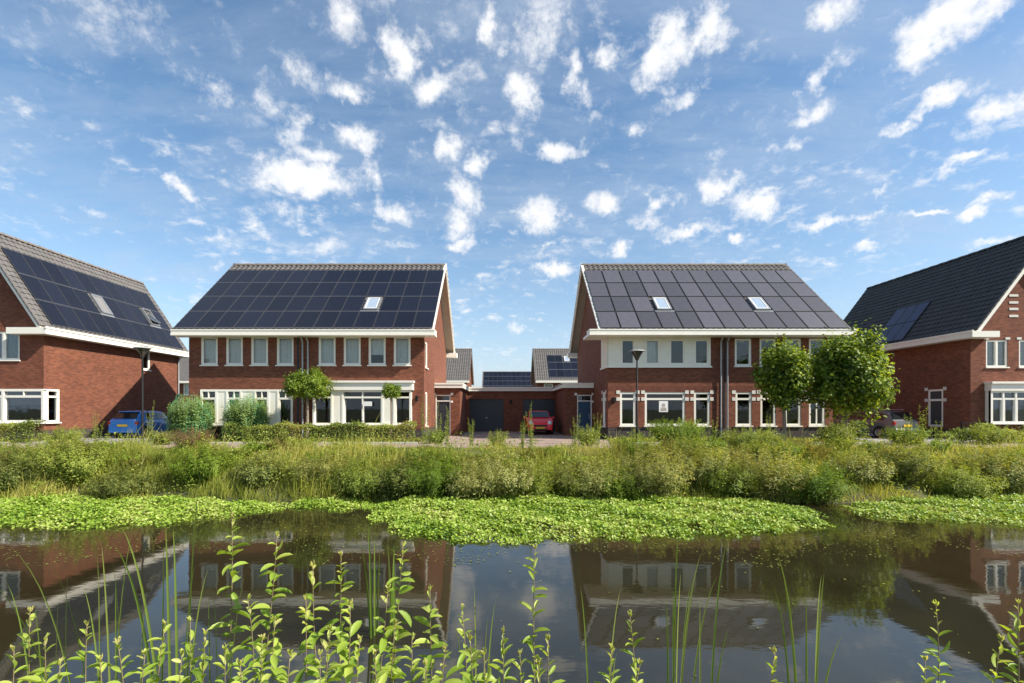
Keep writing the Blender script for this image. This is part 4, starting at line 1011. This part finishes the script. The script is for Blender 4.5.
def plant_mesh(loc, h, rad, ns, per, ln, wd, lean=.9, curve=.35, start=.12, droop=-.1, tmpl=T_LEAF, tshift=0.0, up=.55, top_small=.5, stem_r=.006, side=0.0, dome=.25):
    """stems fanning out from loc with leaves along them -> (Bag, MB of stems)"""
    g = Bag(); s = MB(); loc = np.array(loc, float)
    for k in range(ns):
        a = rng.uniform(0, 2 * math.pi); r = rad * math.sqrt(rng.uniform(0, 1)); hh = h * rng.uniform(.62, 1.04) * (1 - dome * (r / max(rad, 1e-6)) ** 2)
        b = loc + np.array([math.cos(a) * r * .35, math.sin(a) * r * .35, -.03]); e = loc + np.array([math.cos(a) * r * lean + rng.normal() * .05, math.sin(a) * r * lean + rng.normal() * .05, hh])
        c = (b + e) / 2 + np.array([math.cos(a) * r * -curve * .3, math.sin(a) * r * -curve * .3, hh * .08])
        ts = np.linspace(0, 1, 6); pts = [(1 - t) ** 2 * b + 2 * t * (1 - t) * c + t * t * e for t in ts]
        s.tube(pts, [stem_r, stem_r * .9, stem_r * .8, stem_r * .6, stem_r * .4, stem_r * .15], 4, cap=False)
        t = rng.uniform(start, 1, per)[:, None]; P_ = (1 - t) ** 2 * b + 2 * t * (1 - t) * c + t * t * e; tan = nrm(2 * (1 - t) * (c - b) + 2 * t * (e - c))
        if side: P_ = P_ + rng.normal(size=(per, 3)) * side * (1.15 - t)
        out = rand_dir(per); out = nrm(out - tan * (out * tan).sum(1, keepdims=True)); d = nrm(out + tan * up + np.array([0, 0, droop])); nor = nrm(np.cross(np.cross(out, tan), d) + rng.normal(size=(per, 3)) * .35 + np.array([0, 0, .3]))
        sz = rng.uniform(.65, 1.2, per) * (1 - (1 - top_small) * t[:, 0] ** 2)
        V, F_, ix = leaves(P_, d, nor, ln * sz, wd * sz, tmpl); ti = rng.uniform(.05, .75, per) + tshift + .2 * (t[:, 0] - .5)
        g.add(V, F_, ti[ix])
    return g, s
def shrub(name, label, cat, loc, h, rad, ns, per, ln, wd, mat, group, stem='twig', **kw):
    
    if name == 'garden_bush': ns, per = int(ns * 1.5), int(per * 1.4)
    g, s = plant_mesh(loc, h, rad, ns, per, ln, wd, **kw); root = thing(name, label, cat, loc, group)
    link('foliage', g.mesh('foliage', mat), root); s.build('stems', stem, root); return root
def gl(px, Y): x = X(px, Y); return (x, Y, gz(x, Y))

# bright bush and garden plants before the houses
shrub('garden_bush', 'big bright green bush at the foot of the cream-clad house', 'bush', (X(676, 20.0), 20.0, 0), 1.32, 1.5, 120, 60, .10, .05, 'leaf_bright', 'bushes along the road', side=.08)
shrub('garden_bush', 'light green bush between the bright bush and the smaller street tree', 'bush', (X(745, 19.6), 19.6, 0), .95, 1.4, 80, 55, .09, .035, 'leaf_weed', 'bushes along the road', side=.08)
shrub('garden_bush', 'leafy bush in front of the grey estate car', 'bush', (X(905, 21.6), 21.6, 0), .95, 1.1, 60, 50, .09, .05, 'leaf_bright', 'bushes along the road', side=.07)
shrub('garden_bush', 'tall leafy bush below the larger street tree', 'bush', (X(838, 20.3), 20.3, 0), 1.15, 1.0, 55, 50, .10, .05, 'leaf_weed', 'bushes along the road', side=.07)
shrub('garden_bush', 'round bush growing against the brick wall of the house at the left edge', 'bush', (X(62, 21.5), 21.5, 0), .85, 1.0, 50, 45, .09, .04, 'leaf_weed', 'bushes along the road', side=.07)
shrub('garden_bush', 'rusty brown topped bush beside the clipped hedge', 'bush', (X(192, 19.3), 19.3, 0), .98, 1.15, 75, 60, .06, .025, 'leaf_rust', 'bushes along the road', side=.06)
shrub('garden_bush', 'green bush in front of the blue car', 'bush', (X(160, 21.6), 21.6, 0), .75, .75, 40, 40, .08, .045, 'leaf_hedge', 'bushes along the road', side=.06)
shrub('garden_bush', 'weedy bush at the corner of the left pair beside its porch', 'bush', (X(436, 22.6), 22.6, 0), .75, .7, 35, 35, .09, .045, 'leaf_bright', 'bushes along the road', side=.06)
shrub('garden_bush', 'small sprawling bush before the left garage door', 'bush', (X(498, 21.0), 21.0, 0), .75, .62, 26, 30, .10, .035, 'leaf_weed', 'bushes along the road', side=.05)
shrub('garden_bush', 'sprawling bush before the blue front door', 'bush', (X(587, 20.8), 20.8, 0), .95, .75, 40, 36, .10, .035, 'leaf_weed', 'bushes along the road', side=.06)
shrub('garden_bush', 'loose shrub beside the bay window of the black roofed house', 'bush', (X(990, 21.8), 21.8, 0), .95, .9, 36, 36, .10, .045, 'leaf_weed', 'bushes along the road', side=.06)
def netted(px0, px1, Y, h, label):
    xc, r = (X(px0, Y) + X(px1, Y)) / 2, (X(px1, Y) - X(px0, Y)) / 2
    root = shrub('netted_bush', label, 'bush', (xc, Y, 0), h * 1.05, r * 1.1, 230, 110, .13, .085, 'leaf_net', 'bushes under green netting', side=.12, curve=-.5, up=.15)
    n = MB(); nu, nv = 26, 14
    def pt(i, j):
        a = math.pi * (i / nu) * 1.0 + math.pi; t = j / nv; rr = r * (1.04 - .28 * t ** 3 + .05 * math.sin(i * 1.3 + j))
        return (xc + rr * math.cos(a), Y + .75 * rr * math.sin(a), .05 + h * (.74 + .2 * math.sin(math.pi * i / nu) + .06 * math.sin(i * .8)) * t)
    for i in range(nu + 1): n.tube([pt(i, j) for j in range(nv + 1)], .0032, 4, cap=False)
    for j in range(nv + 1): n.tube([pt(i, j) for i in range(nu + 1)], .0032, 4, cap=False)
    n.build('netting', 'net_green', root)
netted(170, 213, 24.0, 2.3, 'bush under green netting next to the blue car')
netted(225, 269, 24.0, 2.35, 'bush under green netting in front of the white window unit')

WEEDS = [(150, 19.6, 392, 'beside the blue car, tip touching the lamp post'), (96, 19.4, 395, 'against the sunlit blank wall of the left house'), (246, 18.9, 412, 'before the clipped green hedge'), (425, 19.2, 388, 'at the brick corner of the left pair'), (437, 19.8, 396, 'before the black front door'),
         (447, 19.4, 400, 'right of the black front door'), (472, 19.7, 412, 'left of the left garage door'), (521, 19.6, 408, 'between the two garage doors'), (531, 19.0, 397, 'just left of the red car'), (575, 19.2, 408, 'right of the red car'), (597, 19.6, 404, 'before the corner of the cream-clad house'),
         (712, 19.0, 405, 'below the downpipes of the right pair'), (768, 19.2, 405, 'before the trunk of the smaller street tree'), (921, 19.6, 399, 'before the narrow side window of the black roofed house'), (909, 19.4, 407, 'over the rear of the estate car'), (938, 19.2, 418, 'right of the estate car'), (980, 19.0, 414, 'before the white bay window at the right edge'), (285, 19.0, 413, 'before the hedge by the globe tree'), (60, 19.0, 412, 'below the corner window at the left edge')]
for px, Y, py, where in WEEDS:
    h = max(.5, Z(py, Y)); shrub('tall_weed', 'tall leafy weed ' + where, 'weed', (X(px, Y), Y, gz(X(px, Y), Y)), h, .22, 5, 60, .11, .032, 'leaf_weed', 'tall weeds along the road', stem='twig_green', start=.1, up=.5, stem_r=.008)

# willowy shrubs down at the waterline, one by one
WIL = [(14, 16.6, 1.2, 1.1), (78, 17.0, 1.75, 1.15), (128, 16.3, .95, .9), (205, 16.9, 1.25, 1.0), (262, 16.4, .85, .8), (322, 16.5, 1.05, .8), (362, 16.2, 1.25, 1.1), (398, 15.9, 1.15, .8), (428, 16.2, 1.35, 1.2), (470, 16.0, 1.05, .9), (500, 16.4, 1.38, 1.3), (545, 16.2, 1.3, 1.1), (588, 16.4, 1.45, 1.2), (618, 16.0, 1.2, .75), (655, 16.1, 1.6, 1.15), (700, 16.7, 1.5, 1.0), (728, 16.0, 1.1, .8), (766, 16.1, 1.7, 1.2), (812, 15.6, 1.25, 1.0), (858, 16.5, 1.0, .8), (900, 16.8, 1.5, 1.0), (955, 16.4, 1.0, 1.0), (1003, 16.7, 1.5, 1.1)]
ordn = ['first', 'second', 'third', 'fourth', 'fifth', 'sixth', 'seventh', 'eighth', 'ninth', 'tenth', 'eleventh', 'twelfth', 'thirteenth', 'fourteenth', 'fifteenth', 'sixteenth', 'seventeenth', 'eighteenth', 'nineteenth', 'twentieth', 'twenty-first', 'twenty-second', 'twenty-third', 'twenty-fourth', 'twenty-fifth', 'twenty-sixth', 'twenty-seventh', 'twenty-eighth', 'twenty-ninth', 'thirtieth', 'thirty-first', 'thirty-second']
for k, (px, Y, h, r) in enumerate(sorted(WIL)):
    shrub('willow_shrub', f'olive green wispy shrub at the waterline, {ordn[k]} from the left end of the far bank', 'shrub', gl(px, Y - .4), h * 1.12, r * 1.15, int(95 * r), 85, (.135, .12, .15)[k % 3], (.034, .045, .028)[k % 3], ('leaf_willow', 'leaf_weed', 'leaf_willow', 'leaf_bright', 'leaf_willow')[k % 5], 'wispy shrubs along the waterline', side=.12, up=.35, droop=-.25, tshift=-.05 + .17 * math.sin(px * 1.7), lean=1.1, stem_r=.004, dome=.5, curve=-.6)

# clumps of tall herbs higher up the bank
CLUMPS = []
px = -30
while px < 1050:
    Y = 17.0 + 1.8 * rng.uniform(); tall = 1.0 + .35 * math.sin(px * .021 + 1) + .25 * math.sin(px * .05)
    CLUMPS.append((px, Y, rng.uniform(.6, 1.0) * tall * (1.3 if 640 < px < 850 else .55 if 180 < px < 620 else .9) * (1.0 if Y < 18 else .8))); px += rng.uniform(16, 30)
n_half = (len(CLUMPS) + 1) // 2
for k, (px, Y, h) in enumerate(CLUMPS):
    i, end = (k, 'left') if k < n_half else (len(CLUMPS) - 1 - k, 'right')
    kind = k % 3
    shrub('weed_clump', ('yellow green', 'fresh green', 'pale straw green')[kind] + f' weeds on the upper bank, {ordn[i]} clump from the {end} edge', 'weeds', gl(px, Y), h, rng.uniform(.5, .95), 46, 60, (.12, .11, .14)[kind], (.026, .045, .016)[kind], ('leaf_weed', 'leaf_bright', 'leaf_straw')[kind], 'weed clumps on the upper bank', stem='twig_green', side=.05, up=(.8, .5, 1.6)[kind], stem_r=.004, tshift=rng.uniform(-.1, .15))

# long grass of the far bank
def bank_grass():
    n = 80000; x = rng.uniform(-21, 23, n); y = rng.uniform(14.9, 19.8, n)
    b = np.stack([x, y, np.array([gz(a, c) for a, c in zip(x, y)]) - .03], 1)
    big = .5 + .5 * np.sin(x * .8 + 1.3 * np.sin(y)); h = rng.uniform(.22, .62, n) * (.6 + .6 * big) * np.where(y > 18.3, .5, 1.0) * np.where(y < 15.8, .8, 1.0) * np.where(x < -5, 1.25, 1.0) * np.where(rng.uniform(size=n) < .08, 1.9, 1.0) * (.8 + .45 * np.sin(x * 2.1 + 2 * np.sin(y * 1.7)))
    a = rng.uniform(0, 2 * math.pi, n); ln = rng.uniform(.1, .55, n) * h; dx, dy = np.cos(a) * ln, np.sin(a) * ln
    w = rng.uniform(.010, .022, n); px_, py_ = -np.sin(a + .9), np.cos(a + .9)
    V = []
    for t, ws in ((0, 1), (.4, .9), (.75, .6), (1, .08)):
        cx = b[:, 0] + dx * t * t; cy = b[:, 1] + dy * t * t; cz = b[:, 2] + h * (t - .18 * t * t * (ln / h)); 
        V += [np.stack([cx + px_ * w * ws / 2, cy + py_ * w * ws / 2, cz], 1), np.stack([cx - px_ * w * ws / 2, cy - py_ * w * ws / 2, cz], 1)]
    V = np.stack(V, 1).reshape(-1, 3); off = (np.arange(n) * 8)[:, None, None]; f = np.array([(0, 1, 3, 2), (2, 3, 5, 4), (4, 5, 7, 6)])
    tint = np.repeat(.38 + .25 * np.sin(x * .5 + y) * .8 + rng.uniform(-.35, .35, n) + np.where(y > 18, .15, 0), 8)
    o = link('bank_grass', np_mesh('bank_grass', V, [(f[None] + off).reshape(-1, 4)], 'grass', np.clip(tint, 0, 1)))
    tag(o, 'long yellow green grass covering the far bank', 'grass', kind='stuff')
    # broad leaved herbs between the grass
    n = 26000; c = 900; cx = rng.uniform(-21, 23, c); cy = rng.uniform(15.3, 19.2, c); ch = rng.uniform(.25, .8, c); k = rng.integers(0, c, n)
    t = rng.uniform(.1, 1, n); bx = cx[k] + rng.normal(size=n) * .16; by = cy[k] + rng.normal(size=n) * .16; bz = np.array([gz(p, q) for p, q in zip(cx, cy)])[k] + ch[k] * t
    nor = nrm(rng.normal(size=(n, 3)) * .6 + np.array([0, -.1, .8])); di = nrm(np.cross(nor, rand_dir(n))); L_ = rng.uniform(.05, .13, n); V, F_, ix = leaves(np.stack([bx, by, bz], 1), di, nor, L_, L_ * rng.uniform(.25, .6, n))
    g = Bag(); g.add(V, F_, (rng.uniform(0, .6, c)[k] + rng.uniform(0, .4, n))[ix]); o = link('bank_herbs', g.mesh('bank_herbs', 'leaf_weed')); tag(o, 'low leafy herbs growing among the bank grass', 'ground cover', kind='stuff')
bank_grass()
def front_turf():
    n = 16000; x = rng.uniform(-24, 26, n); y = rng.uniform(22.4, 25.0, n)
    keep = ~(((x > -23) & (x < -16.4)) | ((x > -3.95) & (x < 5.4)) | ((x > 17.3) & (x < 24))); x, y = x[keep], y[keep]; n = len(x)
    b = np.stack([x, y, np.zeros(n) - .01], 1); d = nrm(np.stack([rng.normal(size=n) * .5, rng.normal(size=n) * .5, np.ones(n)], 1)); nor = rand_dir(n); L_ = rng.uniform(.08, .25, n)
    V, F_, ix = leaves(b, d, nor, L_, .018 * np.ones(n)); g = Bag(); g.add(V, F_, rng.uniform(0, .8, n)[ix]); tag(link('garden_grass', g.mesh('garden_grass', 'grass')), 'short grass in the front gardens', 'grass', kind='stuff')
front_turf()

# floating pennywort mats
def mat_leaves(label, poly, dens, name='floating_plants'):
    """poly: outline as (px,py) on the water, turned into metres"""
    pts = []
    for px, py in poly:
        Y = F * (EYE - WATER) / (py - CY); pts.append((X(px, Y), Y))
    pts = np.array(pts); lo, hi = pts.min(0), pts.max(0); area = (hi - lo).prod(); n = int(area * dens)
    p = rng.uniform(lo, hi, (n, 2)); q = p + .12 * np.stack([np.sin(p[:, 1] * 4) + np.sin(p[:, 0] * 7), np.sin(p[:, 0] * 5) + np.sin(p[:, 0] * 11)], 1)
    ins = np.zeros(n, bool); j = len(pts) - 1; dist = np.full(n, 9.0)
    for i in range(len(pts)):
        xi, yi = pts[i]; xj, yj = pts[j]; c = ((yi > q[:, 1]) != (yj > q[:, 1])) & (q[:, 0] < (xj - xi) * (q[:, 1] - yi) / (yj - yi + 1e-12) + xi); ins ^= c
        e = np.array([xj - xi, yj - yi]); t = np.clip(((q - pts[i]) @ e) / (e @ e), 0, 1); dist = np.minimum(dist, np.linalg.norm(q - pts[i] - t[:, None] * e, axis=1)); j = i
    hole = np.sin(p[:, 0] * 2.7 + 1.3 * np.sin(p[:, 1] * 3.1)) * np.sin(p[:, 1] * 3.9 + p[:, 0] * .7) + .5 * np.sin(p[:, 0] * 7.1) * np.sin(p[:, 1] * 8.3)
    ins &= (rng.uniform(size=n) < np.clip(dist / .45 + .18, 0, 1)) & ((hole < .95) | (rng.uniform(size=n) < .35))
    p, dist = p[ins], dist[ins]; n = len(p); hump = np.clip(dist / .9, .0, 1)
    z = WATER + .015 + hump * (.08 + .10 * rng.uniform(0, 1, n) + .05 * np.sin(p[:, 0] * 1.7 + p[:, 1] * 2.1) + .07 * np.sin(p[:, 0] * 5.1) * np.sin(p[:, 1] * 6.3)) * (.5 + .5 * rng.uniform(0, 1, n))
    nor = nrm(np.stack([rng.normal(size=n) * .5 + .08, rng.normal(size=n) * .5 - .15, np.ones(n)], 1)); di = nrm(np.cross(nor, rand_dir(n))); L_ = rng.uniform(.035, .085, n) * (.8 + .2 * hump)
    V, F_, ix = leaves(np.stack([p[:, 0], p[:, 1], z], 1), di, nor, L_, L_, T_ROUND)
    patch = .14 * np.sin(p[:, 0] * .9) * np.sin(p[:, 1] * 1.3) + .12 * np.sin(p[:, 0] * 3.1 + p[:, 1] * 2)
    g = Bag(); g.add(V, F_, (.44 + patch + rng.uniform(-.34, .36, n))[ix]); o = link(name, g.mesh(name, 'leaf_float')); tag(o, label, 'floating plants', kind='stuff')
mat_leaves('bright green mat of floating leaves in the middle of the pond', [(362, 506), (372, 522), (400, 536), (450, 544), (505, 546), (560, 542), (640, 540), (720, 537), (790, 534), (834, 527), (828, 517), (806, 508), (760, 500), (700, 497), (600, 494), (500, 495), (420, 496)], 720)
mat_leaves('green mat of floating leaves along the left of the far bank', [(-40, 500), (-40, 522), (20, 529), (90, 530), (170, 525), (240, 517), (285, 511), (290, 504), (250, 499), (150, 497), (60, 494)], 620)
mat_leaves('narrow floating leaf mat joining the left and the middle one', [(285, 500), (286, 508), (330, 512), (372, 510), (376, 500), (330, 496)], 650)
mat_leaves('floating leaf mat at the right under the far bank', [(846, 512), (880, 519), (940, 522), (1000, 526), (1070, 528), (1070, 496), (1000, 492), (930, 494), (880, 499), (850, 503)], 620)

def duckweed():
    n = 2600; x = rng.uniform(-15, 16, n); y = 9.6 + rng.exponential(1.0, n) * 1.0 + .5 * np.sin(x * .9) + .35 * np.sin(x * 2.3); y = np.where(rng.uniform(size=n) < .12, rng.uniform(4.5, 15, n), y); k = (y < 15.2) & (y > 4); x, y = x[k], y[k]; n = len(x)
    nor = nrm(np.stack([rng.normal(size=n) * .06, rng.normal(size=n) * .06, np.ones(n)], 1)); L_ = rng.uniform(.012, .045, n)
    V, F_, ix = leaves(np.stack([x, y, np.full(n, WATER + .012)], 1), nrm(np.cross(nor, rand_dir(n))), nor, L_, L_, T_ROUND); g = Bag(); g.add(V, F_, rng.uniform(0, 1, n)[ix]); tag(link('duckweed', g.mesh('duckweed', 'leaf_scum')), 'loose green specks floating on the dark water', 'duckweed', kind='stuff')
leafmat('leaf_scum', [(.12, .10, .03), (.16, .18, .03), (.26, .30, .06)], .1)
duckweed()

# ------------------------------------------------------------------ plants of the near bank
SHOOTS = [(232, 517, 2.7), (277, 536, 2.55), (313, 566, 2.5), (341, 556, 2.7), (306, 600, 2.3), (403, 545, 2.7), (388, 590, 2.4), (430, 590, 2.5), (462, 610, 2.3), (484, 655, 2.1), (535, 549, 2.6), (503, 632, 2.3), (630, 616, 2.4), (612, 650, 2.2), (640, 665, 2.1), (775, 652, 2.2), (936, 606, 2.45), (925, 660, 2.1), (1001, 640, 2.2), (1018, 604, 2.5), (165, 625, 2.3), (190, 622, 2.4), (182, 655, 2.1), (118, 643, 2.3), (87, 625, 2.5), (100, 660, 2.1), (30, 612, 2.5), (14, 650, 2.2), (248, 600, 2.3), (262, 640, 2.1), (330, 630, 2.1), (360, 640, 2.15), (412, 640, 2.1), (445, 650, 2.05), (520, 655, 2.0), (225, 650, 2.05), (290, 655, 2.0), (60, 665, 2.0), (45, 640, 2.3), (145, 655, 2.1), (205, 635, 2.2), (240, 665, 1.95), (275, 620, 2.3), (320, 655, 2.0), (350, 605, 2.3), (375, 655, 2.0), (395, 625, 2.2), (425, 665, 1.9), (470, 640, 2.1), (548, 640, 2.15), (538, 665, 1.95)]
def shoot(px, py, Y, label):
    x, zt = X(px, Y), Z(py, Y); z0 = gz(x, Y) - .02; h = zt - z0
    root = thing('willow_shoot', label, 'plant', (x, Y, z0), 'leafy shoots on the near bank')
    lx, ly = rng.normal() * .10 * h, rng.normal() * .06 * h
    b = np.array([x - lx, Y - ly, z0]); e = np.array([x, Y, zt]); c = (b + e) / 2 + np.array([lx * .6 + rng.normal() * .05, ly * .3, .05 * h])
    def at(t): t = np.asarray(t, float)[..., None]; return (1 - t) ** 2 * b + 2 * t * (1 - t) * c + t * t * e
    s = MB(); s.tube([tuple(p) for p in at(np.linspace(0, 1, 14))], list(np.linspace(.0055, .0016, 14)), 6); s.build('stem', 'shoot_stem', root, smooth=True)
    step = .0215; n = int(h * .85 / step); t = 1 - (np.arange(n) + rng.uniform(-.45, .45, n)) * step / h - .004; t = t[(t > .1) & (rng.uniform(size=len(t)) > .14)]; n = len(t); P_ = at(t); tan = nrm(at(np.clip(t + .02, 0, 1.02)) - at(t - .02))
    ang = np.arange(n) * 2.4 + rng.uniform(0, 6) + rng.normal(size=n) * .7; out = np.stack([np.cos(ang), np.sin(ang), np.zeros(n)], 1); dist = (1 - t) * h
    young = np.clip(dist / .22, 0, 1)
    upw = (.95 if px > 470 else .40) + 1.0 * (1 - young) + rng.normal(size=n) * .38; d = nrm(out + tan * upw[:, None]); nor = nrm(np.cross(np.cross(d, tan), d) + rng.normal(size=(n, 3)) * .25)
    sgn = np.sign((nor * tan).sum(1, keepdims=True)); nor = nor * np.where(sgn == 0, 1, sgn)
    narrow = px > 470; L_ = (.030 + (.058 if narrow else .071) * young) * rng.uniform(.5, 1.2, n); W_ = L_ * (rng.uniform(.20, .32, n) if narrow else rng.uniform(.30, .46, n))
    d[:, 2] -= rng.uniform(0, .35, n) * young; d = nrm(d)
    V, F_, ix = leaves(P_, d, nor, L_, W_, T_FORE); g = Bag(); g.add(V, F_, (.62 - .40 * young * rng.uniform(.2, 1.1, n) + rng.uniform(-.12, .2, n) + .12 * (1 - young))[ix])
    # small tuft at the tip
    k = 7; a = rng.uniform(0, 6.3, k); dd = nrm(np.stack([np.cos(a) * .5, np.sin(a) * .5, np.ones(k)], 1)); V, F_, ix = leaves(np.repeat(e[None], k, 0), dd, rand_dir(k), rng.uniform(.018, .034, k), .008 * np.ones(k), T_FORE); g.add(V, F_, (rng.uniform(.6, 1, k))[ix])
    # side shoots lower down
    link('leaves', g.mesh('leaves', 'leaf_fore'), root)
plain('shoot_stem', (.20, .15, .08), .7, var=.25, scale=12)
sh = sorted(SHOOTS)
for k, (px, py, Y) in enumerate(sh):
    tall = 'tall' if py < 570 else 'middling' if py < 630 else 'short'
    side = 'left' if k < len(sh) / 2 else 'right'
    i = k if side == 'left' else len(sh) - 1 - k
    shoot(px, py, Y, f'{tall} pale green leafy shoot in the foreground, {ordn[i]} stem counting from the {side} edge')

def reed(label, px, Y, blades, mat='leaf_reed'):
    """blades: (tip px, tip py, base shift px, width)"""
    x = X(px, Y); z0 = min(gz(x, Y), WATER + .02) if Y > 3 else gz(x, Y); root = thing('reed', label, 'reed', (x, Y, z0), 'reeds on the near bank')
    for (tx, ty, bs, w) in blades:
        dY = rng.uniform(-.08, .08); b = np.array([x + bs / F * Y, Y + dY, z0 - .03]); e = np.array([X(tx, Y), Y + rng.uniform(-.2, .15), Z(ty, Y)]); c = np.array([b[0] * .8 + e[0] * .2, (b[1] + e[1]) / 2, e[2] * .8 + b[2] * .2 + .05])
        n = 12; V = []; a = rng.uniform(-.6, .6); w *= 1.2; sx, sy = math.cos(a) * w / 2, math.sin(a) * w / 2
        for i in range(n + 1):
            t = i / n; p = (1 - t) ** 2 * b + 2 * t * (1 - t) * c + t * t * e; k = (1 - t ** 2.2) ** .8 if t < 1 else .02
            q = .25 * w * k; V += [(p[0] - sx * k, p[1] - sy * k, p[2]), (p[0], p[1] + q, p[2]), (p[0] + sx * k, p[1] + sy * k, p[2])]
        f = np.array([(i * 3 + j, i * 3 + j + 1, i * 3 + j + 4, i * 3 + j + 3) for i in range(n) for j in (0, 1)])
        tint = np.full(len(V), rng.uniform(.1, .8)) + np.repeat(np.linspace(-.1, .2, n + 1), 3)
        link('blade', np_mesh('blade', np.array(V), [f], mat, np.clip(tint, 0, 1), smooth=True), root)
reed('tall upright reed clump left of the tallest leafy shoots', 172, 3.2, [(188, 470, 4, .014), (176, 520, -2, .016), (167, 528, 0, .015), (158, 545, -6, .016), (126, 540, -12, .02), (141, 520, -8, .016), (196, 575, 8, .013), (206, 560, 9, .012)])
reed('thin reed clump standing left of the taller one', 122, 3.0, [(121, 536, 0, .01), (112, 560, -3, .010), (135, 570, 3, .011), (148, 590, 8, .01), (86, 585, -8, .011)])
reed('low reed clump near the left edge', 62, 2.8, [(68, 590, 2, .010), (60, 600, -2, .010), (84, 570, 4, .010), (2, 585, -16, .010), (105, 605, 6, .010)])
reed('bent reed whose long leaves lie out flat across the left corner', 108, 3.1, [(-8, 556, -20, .016), (5, 546, -10, .014), (125, 532, 4, .012), (40, 552, -10, .012), (88, 560, -4, .01)])
reed('pair of short reeds standing in the water left of centre', 374, 6.2, [(364, 540, -1, .03), (372, 520, 0, .028), (380, 545, 2, .028), (377, 535, 1, .025)])
reed('short reed tuft beside the pair left of centre', 392, 6.2, [(386, 545, -1, .03), (397, 540, 2, .028), (392, 552, 0, .025)])
reed('thin reed clump in the open sky reflection near the middle', 478, 2.9, [(476, 574, 0, .011), (496, 592, 5, .011), (452, 620, -6, .010), (488, 620, 2, .01)])
reed('reed clump right of the middle with a bent left blade', 600, 2.7, [(578, 580, -8, .010), (612, 640, 2, .01), (624, 590, 5, .01)])
reed('upright reed clump below the right pair reflection', 672, 3.0, [(690, 545, 4, .013), (683, 575, 2, .012), (669, 586, 0, .012), (680, 530, 3, .012), (660, 590, -4, .011), (700, 590, 7, .012), (712, 572, 9, .011)])
reed('thin reed bending left beside the upright right clump', 700, 2.8, [(738, 545, 10, .011), (702, 600, 0, .01), (722, 620, 4, .010)])
reed('tallest reed clump on the right', 806, 2.9, [(762, 546, -8, .014), (803, 562, 0, .014), (832, 580, 6, .014), (784, 596, -4, .012), (812, 600, 2, .012), (822, 620, 5, .012)])
reed('sparse reeds in front of the left reflections', 215, 2.7, [(215, 590, 0, .009), (236, 580, 4, .01), (200, 600, -3, .009), (205, 640, -1, .01)])

# ------------------------------------------------------------------ small things
def poster(px0, px1, py0, py1, Y, label, printed):
    m = MB(); m.box((X(px0, Y), Y, Z(py1, Y)), (X(px1, Y), Y + .006, Z(py0, Y))); root = m.build('window_poster', 'poster'); tag(root, label, 'poster')
    if printed:
        p = MB(); cx = X((px0 + px1) / 2, Y); h = Z(py0, Y) - Z(py1, Y); zb = Z(py1, Y); n = 12
        p.prism([(cx + .09 * math.cos(2 * math.pi * k / n) * 1.0, zb + h * .62 + .10 * math.sin(2 * math.pi * k / n)) for k in range(n)], Y - .006, Y - .001, lambda e, a, b: (a, e, b))
        p.prism([(cx - .17, zb + .06), (cx + .17, zb + .06), (cx + .12, zb + h * .42), (cx - .12, zb + h * .42)], Y - .006, Y - .001, lambda e, a, b: (a, e, b)); p.build('print', 'poster_print', root)
poster(659, 668, 401, 412, 25.03, 'white poster with a reddish figure in the wide ground floor window', True)
poster(362.5, 372, 401.5, 406, 24.70, 'small white sign hung in the white bay window', False)
def fence_post():
    root = thing('garden_fence', 'short black metal fence beside the bay window of the black roofed house', 'fence', (X(975, 23.4), 23.4, 0)); m = MB(); x0, x1 = X(962, 23.4), X(986, 23.4)
    for x in (x0, x1): m.box((x - .03, 23.37, -.05), (x + .03, 23.43, 1.0))
    m.build('post', 'dark_metal', root); r = MB()
    for z in (.15, .92): r.box((x0 + .03, 23.385, z), (x1 - .03, 23.415, z + .04))
    n = 12
    for k in range(1, n): xx = x0 + (x1 - x0) * k / n; r.box((xx - .008, 23.392, .19), (xx + .008, 23.408, .92))
    r.build('railing', 'dark_metal', root)
fence_post()
for o in LOCALS:
    if '_local' in o: del o['_local']
for ob in scene.objects:
    if '_local' in ob: del ob['_local']
